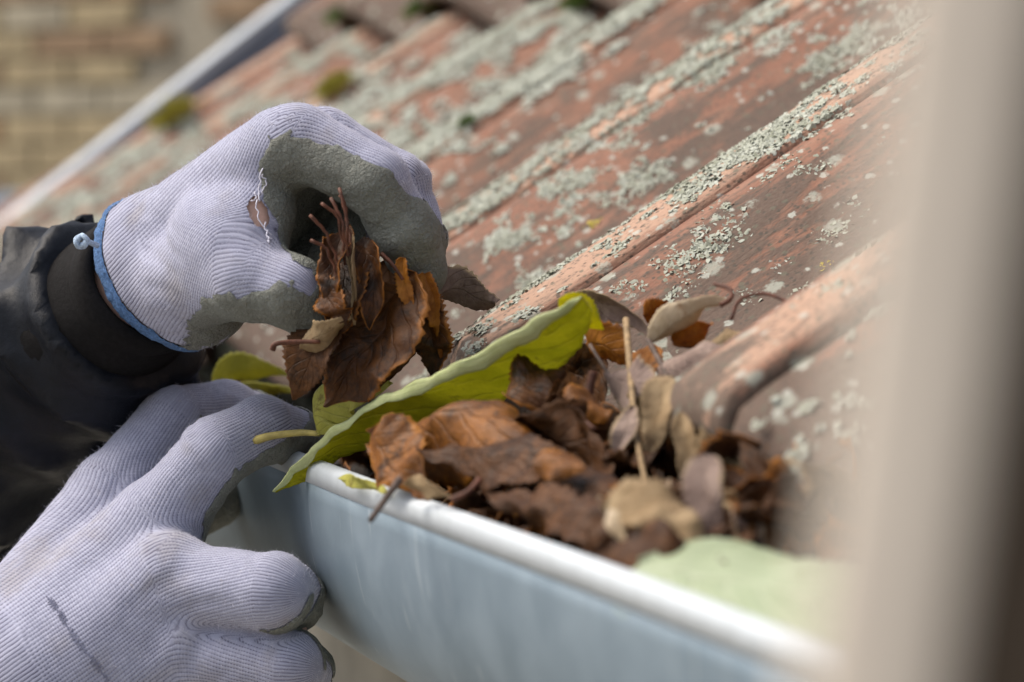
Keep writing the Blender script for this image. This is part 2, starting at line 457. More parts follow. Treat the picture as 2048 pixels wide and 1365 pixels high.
def tile_mesh():
    ts = np.concatenate([np.linspace(-0.004, 0.001, 3), np.linspace(0.0015, 0.24, 13), np.linspace(0.26, 0.40, 9), np.linspace(0.43, 0.56, 5), np.linspace(0.59, 0.985, 17)])
    nu = 14
    us = np.concatenate([[0.0, 0.004, 0.010], np.linspace(0.02, TL+0.05, nu)])
    V = []; CR = []; GR = []
    nv = len(ts)
    for layer in (0, 1):
        for i, u in enumerate(us):
            lift = TT*1.25*(1-u/TL)+0.002
            nose = -0.010*max(0, 1-u/0.014)**2 if layer == 0 else 0.0
            for t in ts:
                if t <= 0:  z = LINE_H+0.0012
                elif t < 0.0015: z = LINE_H+0.0022
                else: z = prof(t)
                if t < -0.002: z -= 0.001
                z -= TT*layer
                V.append(RU*u+np.array([0, t*TW, 0])+RN*(z+lift+nose))
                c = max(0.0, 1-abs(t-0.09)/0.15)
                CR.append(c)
                GR.append(math.exp(-((t-0.66)/0.19)**2)+0.9*math.exp(-(u/0.045)**2))
    n1 = len(us)*nv
    F = []
    for i in range(len(us)-1):
        for j in range(nv-1):
            a = i*nv+j
            F.append((a, a+nv, a+nv+1, a+1))
            F.append((n1+a, n1+a+1, n1+a+nv+1, n1+a+nv))
    for j in range(nv-1):
        F.append((j, j+1, n1+j+1, n1+j))
    for i in range(len(us)-1):
        a = i*nv
        F.append((a, n1+a, n1+a+nv, a+nv)); b = a+nv-1
        F.append((b, b+nv, n1+b+nv, n1+b))
    return V, F, CR, GR

V, F, CR, GR = tile_mesh()
V = [v+np.array([0, 0, 0]) for v in V]
tile0 = mesh_obj('tile', V, F, M['tile'])
attr(tile0, 'crest', CR); attr(tile0, 'grime', GR)
first = True
N_FAR = 6
for c in range(3):
    for k in range(-3, N_FAR+1 if c == 0 else N_FAR):
        o = tile0 if first else tile0.copy()
        if not first: COL.objects.link(o)
        first = False
        o.parent = roof
        jit = rng.normal(0, 1, 3)
        off = np.array([0, k*TW, 0])+RU*(c*TL+jit[0]*0.0015)+RN*(jit[1]*0.0008+(0.011 if c else 0.0))
        o.location = tuple(off)
        o.rotation_euler = (0, 0, jit[2]*0.002)

# lath deck below the tiles, fascia, wall of the house
y0, y1 = EAVE0[1]-3*TW, EAVE0[1]+(N_FAR+1)*TW
ym = (y0+y1)/2; hy = (y1-y0)/2
V, F = box_data(EAVE0+np.array([0, ym-EAVE0[1], 0])+RU*(0.09+0.65)-RN*0.030, RU, np.array([0, 1., 0]), RN, 0.65, hy-0.03, 0.012)
o = mesh_obj('roof_deck', V, F, M['wood'], smooth=False); keep_parent(o, roof)
# mossy mortar bedding under the eave tiles
V, F = [], []
nb = 160
for i in range(nb+1):
    v = -3+(N_FAR+4)*i/nb
    for (du, top) in ((0.006, 1), (0.006, 0), (0.06, 0), (0.06, 1)):
        h = prof(v)-0.0075 if top else -0.026
        q = EAVE0+np.array([0, v*TW, 0])+RU*du+RN*h
        q = q+RU*0.006*mnoise.noise(Vector(q)*60)
        V.append(q)
for i in range(nb):
    for k in range(4):
        a = i*4+k; b = i*4+(k+1) % 4
        F.append((a, b, b+4, a+4))
M['bed'] = m_plain('mossy_bedding_mortar', (0.12, 0.12, 0.08), 0.95, 0, 0.5, 90, 0.9, 0.004, (0.03, 0.035, 0.02))
o = mesh_obj('eave_bedding', V, F, M['bed']); keep_parent(o, roof)

def slab(name, lo, hi, mat, parent=None):
    c = (np.array(lo)+np.array(hi))/2; h = (np.array(hi)-np.array(lo))/2
    V, F = box_data(c, np.array([1., 0, 0]), np.array([0, 1., 0]), np.array([0, 0, 1.]), *h)
    o = mesh_obj(name, V, F, mat, smooth=False)
    if parent: keep_parent(o, parent)
    return o
house = empty('house_wall', (LIP[0]+0.45, ym, 0))
tag(house, 'pale rendered house wall under the tiled eave', 'wall')
slab('wall', (LIP[0]+0.160, y0, 0), (LIP[0]+0.36, y1-0.03, EAVE0[2]-0.06), M['cream'], house)
slab('fascia', (LIP[0]+0.135, y0, EAVE0[2]-0.12), (LIP[0]+0.157, y1-0.03, EAVE0[2]-0.012), M['cream'], house)

# verge: pale metal capping with slate grey side along the far edge of the roof
va, vb = P(20, 440, 2700), P(575, 4, 2850)
vd = nrm(vb-va)
verge = empty('verge_flashing', va)
tag(verge, 'pale grey metal capping along the far verge of the roof', 'flashing')
vy = np.array([0, 1., 0]); vy = nrm(vy-vd*(vy@vd)); vn = np.cross(vd, vy); vn = vn if vn[2] > 0 else -vn
mid = (va+vb)/2; L = np.linalg.norm(vb-va)/2
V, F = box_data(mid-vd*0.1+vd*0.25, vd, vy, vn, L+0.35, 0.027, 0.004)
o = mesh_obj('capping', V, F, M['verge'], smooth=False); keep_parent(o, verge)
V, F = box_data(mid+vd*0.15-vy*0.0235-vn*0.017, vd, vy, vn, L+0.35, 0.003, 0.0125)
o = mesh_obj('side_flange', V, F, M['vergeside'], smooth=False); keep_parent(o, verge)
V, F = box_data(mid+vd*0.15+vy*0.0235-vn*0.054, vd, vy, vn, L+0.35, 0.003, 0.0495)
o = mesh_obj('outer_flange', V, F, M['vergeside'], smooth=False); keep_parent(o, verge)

# ------------------------------------------------------------------ lichen and moss
_pt = np.linspace(0, 1, 401); _ph = np.array([prof(x) if x < 1 else LINE_H for x in _pt])
def roof_np(u, v):
    lift = TT*1.25*(1-(u/TL-np.floor(np.maximum(u, 0)/TL)))+0.002
    h = np.interp(v % 1.0, _pt, _ph)+lift
    return EAVE0+np.outer(v*TW, (0, 1, 0))+np.outer(u, RU)+np.outer(h, RN)
def surf_np(u, v):
    e = 0.002
    p = roof_np(u, v); pu = np.broadcast_to(RU, p.shape); pv = roof_np(u, v+e)-roof_np(u, v-e)
    n = np.cross(pu, pv); n /= np.linalg.norm(n, axis=1)[:, None]
    n = np.where((n@RN < 0)[:, None], -n, n)
    return p, n, np.cross(n, pu)
def surf(u, v):
    p, n, t_ = surf_np(np.array([u]), np.array([v]))
    return p[0], n[0], t_[0]
def mesh_np(name, V, F, mat):
    me = bpy.data.meshes.new(name)
    me.vertices.add(len(V)); me.vertices.foreach_set('co', np.asarray(V, np.float32).ravel())
    k = F.shape[1]
    me.loops.add(F.size); me.loops.foreach_set('vertex_index', F.astype(np.int32).ravel())
    me.polygons.add(len(F)); me.polygons.foreach_set('loop_start', np.arange(len(F), dtype=np.int32)*k)
    me.update(calc_edges=True); me.validate()
    o = bpy.data.objects.new(name, me); COL.objects.link(o); me.materials.append(mat)
    return o

LOB = []       # rows: u, v, size, tint, flatness, rim
def lichen_patch(store, u, v, R, small, tintb, flat=1.0):
    asp = rng.uniform(0.6, 1.0)
    nl = min(int(6+(R/small)**2*rng.uniform(1.8, 2.6)), 520)
    ph = rng.uniform(0, 6.28, 4); amp = rng.uniform(0.1, 0.34, 4)
    a = rng.uniform(0, 2*math.pi, nl)
    edge = 1+amp[0]*np.sin(2*a+ph[0])+amp[1]*np.sin(3*a+ph[1])+amp[2]*np.sin(7*a+ph[2])+amp[3]*np.sin(5*a+ph[3])
    f = rng.uniform(0, 1, nl)**0.45
    q = f*R*edge
    uu = u+q*np.cos(a); vv = v+q*np.sin(a)*asp/TW
    fr = (uu/TL) % 1.0
    ok = (uu > 0.002) & (fr > 0.01) & (fr < 0.985)
    sz = small*rng.uniform(0.5, 1.25, nl)
    tt = np.clip(tintb+rng.normal(0, 0.18, nl)+0.25*(f-0.6), 0, 1)
    store.append(np.stack([uu, vv, sz, tt, np.full(nl, flat), R*0.10*(1-f*f)*rng.uniform(0.4, 1.0, nl)], 1)[ok])
def lichen_mesh(name, store, mat):
    A = np.vstack(store); n = len(A)
    p, nn, tn = surf_np(A[:, 0], A[:, 1]); bn = np.cross(nn, tn)
    ang = rng.uniform(0, 2*math.pi, n); tilt = rng.uniform(0.0, 0.75, n)**1.3*A[:, 4]
    d = np.cos(ang)[:, None]*tn+np.sin(ang)[:, None]*bn
    n2 = nn*np.cos(tilt)[:, None]+d*np.sin(tilt)[:, None]
    x = np.cross(n2, d); x /= np.linalg.norm(x, axis=1)[:, None]+1e-9; y = np.cross(n2, x)
    r = A[:, 2][:, None]
    c = p+nn*(r*rng.uniform(0.05, 0.6, (n, 1))+A[:, 5][:, None])*A[:, 4][:, None]
    vs = [c+n2*r*0.22]; ts = [A[:, 3]]
    ph = rng.uniform(0, 6.28, n); el = rng.uniform(0.45, 1.0, (n, 1))
    for i in range(6):
        a = (ph+2*math.pi*i/6)[:, None]
        rr = r*rng.uniform(0.5, 1.7, (n, 1))
        vs.append(c+(x*np.cos(a)*el+y*np.sin(a))*rr+n2*r*rng.uniform(-0.35, 0.35, (n, 1))); ts.append(A[:, 3]*rng.uniform(0.7, 1.0, n))
    V = np.stack(vs, 1).reshape(-1, 3); T = np.stack(ts, 1).ravel()
    base = np.arange(n)[:, None]*7
    F = np.concatenate([np.concatenate([base, base+1+i, base+1+(i+1) % 6], 1) for i in range(6)], 0)
    o = mesh_np(name, V, F, mat); attr(o, 'tint', T)
    return o
def put_lichen(u, v, R, small, tint=0.6, flat=1.0): lichen_patch(LOB, u, v, R, small, tint, flat)
# zone densities: crest band dense, flank in sparse clusters, far tiles nearly covered
for k in range(-2, 6):
    near = k <= 1
    sm = 0.00100 if near else 0.0016
    nband = {-2: 110, -1: 150, 0: 330, 1: 330, 2: 230, 3: 200, 4: 180, 5: 160}[k]
    cl = [(rng.uniform(0, TL), rng.uniform(0.0, 0.24), rng.uniform(0.012, 0.04)) for _ in range(12)]
    for _ in range(nband):
        if rng.random() < 0.65:
            cu, cv, cr = cl[rng.integers(len(cl))]
            u = cu+rng.normal(0, cr); v = k+cv+rng.normal(0, 0.05)
        else:
            u = rng.uniform(0.0, TL); v = k+rng.beta(1.5, 1.5)*0.26
        if u < 0.003 or u > TL*0.99: continue
        if near: put_lichen(u, v, rng.uniform(0.0012, 0.0062)*(1+0.6*(rng.random() < 0.15)), sm, rng.uniform(0.25, 0.8))
        else:    put_lichen(u, v, rng.uniform(0.003, 0.013), sm, rng.uniform(0.4, 0.9))
    nfl = {-2: 80, -1: 120, 0: 200, 1: 230, 2: 230, 3: 210, 4: 180, 5: 150}[k]
    cl = [(rng.uniform(0, TL), rng.uniform(0.45, 0.96), rng.uniform(0.006, 0.025)) for _ in range(16)]
    for _ in range(nfl):
        if rng.random() < 0.7:
            cu, cv, cr = cl[rng.integers(len(cl))]
            u = cu+rng.normal(0, cr); v = k+cv+rng.normal(0, cr/TW)
        else:
            u = rng.uniform(0.01, TL); v = k+rng.uniform(0.42, 0.985)
        if u < 0.003 or u > TL*0.99: continue
        if near: put_lichen(u, v, rng.choice([0.0012, 0.0024, 0.0040, 0.0065], p=[.45, .3, .18, .07])*rng.uniform(0.7, 1.2), sm, rng.uniform(0.25, 0.8))
        else:    put_lichen(u, v, rng.uniform(0.002, 0.012), sm, rng.uniform(0.4, 0.9))
# the larger rosettes one can see
def roof_uv(px, py):
    """where the sight line meets the roof's mean plane"""
    d = FWD+RGT*(px-W/2)/FPX-UPV*(py-H/2)/FPX
    u = v = 0.0
    for t in np.arange(0.6, 4.0, 0.003):
        q = CAM+d*t
        u = (q-EAVE0)@RU; v = (q[1]-EAVE0[1])/TW
        if u > -0.01 and (q-EAVE0)@RN < prof(v)+TT*1.25*(1-(max(u, 0) % TL)/TL)+0.002: break
    return u, v
for (px, py, R) in [(1420, 500, .0125), (1350, 530, .008), (1450, 430, .007), (1130, 375, .0105), (1175, 355, .006), (1010, 490, .009), (1040, 480, .006),
                    (1660, 240, .005), (1700, 235, .004), (1580, 330, .005), (1650, 345, .005), (1540, 355, .005), (1600, 350, .004), (1245, 580, .005),
                    (1350, 595, .006), (1670, 470, .007), (1400, 160, .010), (1440, 130, .008), (1280, 240, .009), (1250, 290, .006), (1720, 420, .005),
                    (1060, 565, .006), (1500, 600, .005), (1580, 630, .004), (1300, 350, .010), (1270, 375, .008), (1650, 130, .009), (1700, 100, .008)]:
    u, v = roof_uv(px, py)
    put_lichen(u, v, R*1.25, 0.00105, 0.42)
lich = lichen_mesh('lichen_crust', LOB, M['lichen'])
keep_parent(lich, roof); tag(lich, 'crusty pale grey green lichen on the tiles', None, None, 'stuff')
LOY = []
for (px, py, R) in [(1190, 453, .0035), (1658, 535, .0035), (1650, 540, .003)]:
    u, v = roof_uv(px, py); lichen_patch(LOY, u, v, R, 0.0010, 0.5)
o = lichen_mesh('yellow_lichen', LOY, M['lichen_yellow'])
keep_parent(o, roof); o['kind'] = 'stuff'

def moss(c, r, n, mat, parent):
    V, F, T = [], [], []
    for _ in range(n):
        d = nrm(rng.normal(0, 1, 3)); 
        if d@RN < -0.1: d = -d
        b = c+(RU*(d@RU)*1.2+np.array([0, 1., 0])*d[1]*2.3+RN*(d@RN)*0.75)*r*rng.uniform(0.2, 0.9)*(1+0.5*mnoise.noise(Vector(d*2.5+c*50)))
        tip = b+nrm(d+RN*0.5+rng.normal(0, 0.3, 3))*r*rng.uniform(0.25, 0.5)
        s = nrm(np.cross(d, rng.normal(0, 1, 3)))*r*0.10
        i = len(V); V += [b-s, b+s, tip]; F.append((i, i+1, i+2)); t = rng.random(); T += [t*0.4, t*0.4, t]
    o = mesh_obj('moss_tuft', V, F, mat, smooth=False); attr(o, 'tint', T); keep_parent(o, parent)
for (px, py, r, y) in [(858, 40, .012, 0), (1005, 22, .009, 0), (1165, 12, .011, 0), (675, 180, .013, 1), (352, 240, .020, 1), (935, 250, .005, 0), (700, 62, .011, 0)]:
    u, v = roof_uv(px, py); p, n, tn = surf(max(u, .01), v)
    moss(p, r, 700, M['moss_yellow'] if y else M['moss'], roof)

# ------------------------------------------------------------------ gutter
GR_ = 0.062
gut = empty('zinc_gutter', (LIP[0], LIP[1], LIP[2]-GR_))
tag(gut, 'half round grey zinc gutter full of leaves along the tiled eave', 'gutter')
gy0, gy1 = 0.10, y1+0.05
cxg, czg = LIP[0]+GR_, LIP[2]-0.004
GDEEP = 1.34
def gsec(a, r):
    """trough section: half round, deeper than wide, the walls a little flattened"""
    c_, s_ = math.cos(a), math.sin(a)
    return (cxg+r*math.copysign(abs(c_)**0.80, c_), czg-r*GDEEP*abs(s_)**0.95)
prof_out = []
for i in range(41):
    a = math.pi+math.pi*i/40
    prof_out.append(gsec(a, GR_))
prof_in = []
for i in range(41):
    a = math.pi+math.pi*i/40
    prof_in.append(gsec(a, GR_-0.0012))
back = [(cxg+GR_, czg+0.012), (cxg+GR_-0.0012, czg+0.012)]
ring = prof_out+back+prof_in[::-1]
ys = np.linspace(gy0, gy1, 60)
V, F = [], []
n = len(ring)
for y in ys:
    for (x, z) in ring:
        wv = 0.0006*mnoise.noise(Vector((x*20, y*9, z*20)))
        V.append((x+wv, y, z+0.0006*math.sin(y*11)))
for i in range(len(ys)-1):
    for k in range(n):
        k2 = (k+1) % n
        F.append((i*n+k, (i+1)*n+k, (i+1)*n+k2, i*n+k2))
o = mesh_obj('trough', V, F, M['zinc']); keep_parent(o, gut)
# folded lip: a flat rounded bead lying on top of the outer wall
V, F = [], []
sec = [(LIP[0]-0.0004, LIP[2]-0.0055)]
for i in range(9):
    a = math.pi-math.pi/2*i/8
    sec.append((LIP[0]+0.0036+0.0040*math.cos(a), LIP[2]-0.0005+0.0040*math.sin(a)))
sec += [(LIP[0]+0.0040, LIP[2]+0.0034), (LIP[0]+0.0050, LIP[2]+0.0028), (LIP[0]+0.0055, LIP[2]+0.0012), (LIP[0]+0.0051, LIP[2]-0.0006), (LIP[0]+0.0030, LIP[2]-0.0006), (LIP[0]+0.0016, LIP[2]-0.0055)]
sec = sec[::-1]
n = len(sec)
for y in ys:
    for (x, z) in sec: V.append((x, y, z+0.0006*math.sin(y*11)))
for i in range(len(ys)-1):
    for k in range(n):
        k2 = (k+1) % n
        F.append((i*n+k, i*n+k2, (i+1)*n+k2, (i+1)*n+k))
M['ziplip'] = m_plain('worn_sunlit_zinc', (0.58, 0.625, 0.66), 0.5, 0.2, 0.08, 70, 0.1, 0.001)  # sun and sky glint on the worn lip put into a lighter colour
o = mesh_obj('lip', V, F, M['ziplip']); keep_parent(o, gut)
# bracket straps inside the gutter
for yy in (0.62, 1.62):
    V, F = [], []
    for i in range(21):
        a = math.pi+math.pi*i/20
        for (rr, dy) in ((GR_+0.0005, -0.012), (GR_+0.0005, 0.012), (GR_+0.0035, 0.012), (GR_+0.0035, -0.012)):
            V.append((cxg+rr*math.cos(a), yy+dy+gy0*0, czg+rr*math.sin(a)))
    for i in range(20):
        for k in range(4):
            F.append((i*4+k, i*4+(k+1) % 4, i*4+4+(k+1) % 4, i*4+4+k))
# ------------------------------------------------------------------ implicit surfaces for hands and clothes (mm, camera at origin)
def LM(px, py, d): return (P(px, py, d)-CAM)*1000.0

def cone_d(p, a, b, ra, rb):
    ba = b-a
    t = np.clip(((p-a)@ba)/(ba@ba), 0, 1)
    q = p-a-t[:, None]*ba
    return np.sqrt((q*q).sum(1))-(ra+(rb-ra)*t)

def smin(a, b, k):
    h = np.maximum(k-np.abs(a-b), 0)/k
    return np.minimum(a, b)-h*h*k*0.25

def surface_nets(fun, lo, hi, h):
    lo = np.array(lo, float); n = np.ceil((np.array(hi)-lo)/h).astype(int)+1
    ax = [lo[i]+h*np.arange(n[i]) for i in range(3)]
    # coarse test first: only evaluate blocks near the surface
    Fv = np.full(n, 1e3, np.float32)
    st = 8
    blocks = [(i, j, k) for i in range(0, n[0], st) for j in range(0, n[1], st) for k in range(0, n[2], st)]
    cen = lo+(np.array(blocks)+(st-1)/2)*h
    d0 = fun(cen)
    lim = st*h*0.9+4
    todo = []
    for (i, j, k), d in zip(blocks, d0):
        sl = (slice(i, min(i+st, n[0])), slice(j, min(j+st, n[1])), slice(k, min(k+st, n[2])))
        if abs(d) > lim: Fv[sl] = d
        else: todo.append(sl)
    for c in range(0, len(todo), 200):
        part = todo[c:c+200]
        gs = [np.stack(np.meshgrid(ax[0][q[0]], ax[1][q[1]], ax[2][q[2]], indexing='ij'), -1).reshape(-1, 3) for q in part]
        r = fun(np.vstack(gs)); o_ = 0
        for q, g_ in zip(part, gs):
            Fv[q] = r[o_:o_+len(g_)].reshape(Fv[q].shape); o_ += len(g_)
    S = Fv < 0
    cs = S[:-1, :-1, :-1].astype(np.int8)
    tot = np.zeros(np.array(n)-1, np.int8)
    corners = [(a, b, c) for a in (0, 1) for b in (0, 1) for c in (0, 1)]
    m = [n[0]-1, n[1]-1, n[2]-1]
    for (a, b, c) in corners: tot += S[a:a+m[0], b:b+m[1], c:c+m[2]]
    act = (tot > 0) & (tot < 8)
    idx = np.full(act.shape, -1, np.int64)
    cells = np.argwhere(act); idx[act] = np.arange(len(cells))
    acc = np.zeros((len(cells), 3)); cnt = np.zeros(len(cells))
    for ca in corners:
        for axs in range(3):
            if ca[axs] == 1: continue
            cb = list(ca); cb[axs] = 1
            fa = Fv[tuple((cells+np.array(ca)).T)]; fb = Fv[tuple((cells+np.array(cb)).T)]
            mk = (fa < 0) != (fb < 0)
            t = np.where(mk, fa/(fa-fb+1e-12), 0)
            pt = np.array(ca, float)+0*cells; pt[:, axs] += t
            acc += pt*mk[:, None]; cnt += mk
    V = lo+(cells+acc/np.maximum(cnt, 1)[:, None])*h
    Q = []
    for axs in range(3):
        o1, o2 = [x for x in range(3) if x != axs]
        sl0 = [slice(None)]*3; sl1 = [slice(None)]*3
        sl0[axs] = slice(0, -1); sl1[axs] = slice(1, None)
        ch = np.argwhere(S[tuple(sl0)] != S[tuple(sl1)])
        for e in (o1, o2): ch = ch[(ch[:, e] > 0) & (ch[:, e] < n[e]-1)]
        ins = S[tuple(ch.T)]
        d1 = np.zeros(3, int); d1[o1] = 1; d2 = np.zeros(3, int); d2[o2] = 1
        q = np.stack([idx[tuple((ch-d1-d2).T)], idx[tuple((ch-d2).T)], idx[tuple(ch.T)], idx[tuple((ch-d1).T)]], 1)
        flip = ins if axs != 1 else ~ins
        q[~flip] = q[~flip][:, ::-1]
        Q.append(q)
    Q = np.vstack(Q)
    Q = Q[(Q >= 0).all(1)]
    for _ in range(2):
        V = V-np.clip(fun(V), -h, h)[:, None]*grad(fun, V)
    return V, Q

def grad(fun, V, e=0.4):
    g = np.stack([fun(V+np.eye(3)[i]*e)-fun(V-np.eye(3)[i]*e) for i in range(3)], 1)
    return g/(np.linalg.norm(g, axis=1)[:, None]+1e-9)

def vnoise(V, s, seed=0.0):
    return np.array([mnoise.noise(Vector((x*s+seed, y*s-seed, z*s+2*seed))) for x, y, z in V])

def clip(V, F, sc, attrs):
    """keep the part of a mesh where the vertex scalar is >= 0"""
    V2 = [v for v in V]; A2 = {k: list(a) for k, a in attrs.items()}; cut = {}; out = []
    def ec(i, j):
        key = (min(i, j), max(i, j))
        if key not in cut:
            t = sc[i]/(sc[i]-sc[j]); cut[key] = len(V2)
            V2.append(V[i]+(V[j]-V[i])*t)
            for k in A2: A2[k].append(A2[k][i]+(A2[k][j]-A2[k][i])*t)
        return cut[key]
    pos = sc >= 0
    for f in F:
        c = pos[f]
        if c.all(): out.append([int(x) for x in f]); continue
        if not c.any(): continue
        po = []
        for a in range(len(f)):
            i, j = int(f[a]), int(f[(a+1) % len(f)])
            if pos[i]: po.append(i)
            if pos[i] != pos[j]: po.append(ec(i, j))
        if len(po) >= 3: out.append(po)
    used = sorted({i for f in out for i in f}); mp = {u: k for k, u in enumerate(used)}
    return np.array([V2[u] for u in used]), [[mp[i] for i in f] for f in out], {k: np.array([a[u] for u in used]) for k, a in A2.items()}

class Hand:
    """palm: round cones; digits: chains of ((px,py,d), r) starting at the carpus; dorsal hints as vectors"""
    def __init__(s, palm, digits, dorsal, ulnar, thr, kp=7.0, sc=1.0):
        s.sc = sc
        s.palm = [(LM(*a), LM(*b), ra*sc, rb*sc) for a, ra, b, rb in palm]
        s.dig = [([LM(*j[0]) for j in d], [j[1]*sc for j in d]) for d in digits]
        s.kp = kp; s.thr = thr
        s.frames = []
        for i, (pts, rs) in enumerate(s.dig):
            pts = np.array(pts); seg = np.diff(pts, axis=0)
            dn = []
            hint = dorsal[i]
            for sg in seg:
                t = nrm(sg)
                if isinstance(hint, tuple) and hint[0] == 'axis':
                    dd = np.cross(t, hint[1]) 
                else:
                    dd = hint
                dd = nrm(dd-t*(dd@t)); dn.append(dd)
            jd = [dn[0]]+[nrm(dn[k]+dn[k+1]) for k in range(len(dn)-1)]+[dn[-1]]
            s.frames.append((pts, np.array(rs, float), np.array(jd)))
        s.ulnar = ulnar
    def sdf(s, p):
        D0 = None
        for a, b, ra, rb in s.palm:
            d = cone_d(p, a, b, ra, rb); D0 = d if D0 is None else smin(D0, d, s.kp)
        D = D0
        for pts, rs, _ in s.frames:
            dd = None
            for k in range(len(pts)-1):
                d = cone_d(p, pts[k], pts[k+1], rs[k], rs[k+1])
                dd = d if dd is None else smin(dd, d, 3.0)
            D = smin(D, smin(dd, D0, s.kp), 1.6)
        return D
    def coords(s, p):
        """knit coordinates and coating scalar, blended over the digit chains"""
        R = np.zeros(len(p)); A = np.zeros(len(p)); C = np.zeros(len(p)); Wt = np.zeros(len(p))
        for i, (pts, rs, jd) in enumerate(s.frames):
            best = np.full(len(p), 1e9); phi = np.zeros(len(p)); al = np.zeros(len(p)); cs = np.zeros(len(p)); rr = np.zeros(len(p))
            L = np.concatenate([[0], np.cumsum(np.linalg.norm(np.diff(pts, axis=0), axis=1))])
            for k in range(len(pts)-1):
                a, b = pts[k], pts[k+1]; ba = b-a
                traw = ((p-a)@ba)/(ba@ba)
                t = np.clip(traw, 0, 1)
                q = p-a-t[:, None]*ba
                d = np.sqrt((q*q).sum(1))-(rs[k]+(rs[k+1]-rs[k])*t)
                dor = jd[k]*(1-t)[:, None]+jd[k+1]*t[:, None]
                T = nrm(ba)
                dor = dor-(dor@T)[:, None]*T; dor /= np.linalg.norm(dor, axis=1)[:, None]+1e-9
                sd = np.cross(T, dor)*(1 if s.ulnar > 0 else -1)
                qp = q-(q@T)[:, None]*T
                x = (qp*sd).sum(1); y = (qp*dor).sum(1)
                m = d < best
                best = np.where(m, d, best); phi = np.where(m, np.arctan2(x, y), phi)
                tt = np.where(k == len(pts)-2, np.clip(traw, 0, 1.6), t)
                al = np.where(m, L[k]+tt*np.linalg.norm(ba), al)
                cs = np.where(m, y/(np.sqrt(x*x+y*y)+1e-6), cs)
                rr = np.where(m, rs[k]+(rs[k+1]-rs[k])*t, rr)
            o_ = s.frames[0][0][0]
            flat = (p-o_)@s.side
            bl = np.clip((al-L[1]+30)/52, 0, 1); bl = bl*bl*(3-2*bl)
            w = np.exp(-np.clip(best, -30, 60)/(4.6-3.2*bl))
            rloc = (1-bl)*flat+bl*((pts[1]-o_)@s.side+s.ribo[i]+phi*s.ribr[i])
            th = np.interp(al, [v[0]*s.sc for v in s.thr[i]], [v[1] for v in s.thr[i]])
            R += w*rloc; A += w*al; C += w*(th-cs); Wt += w
        return R/Wt, A/Wt, C/Wt

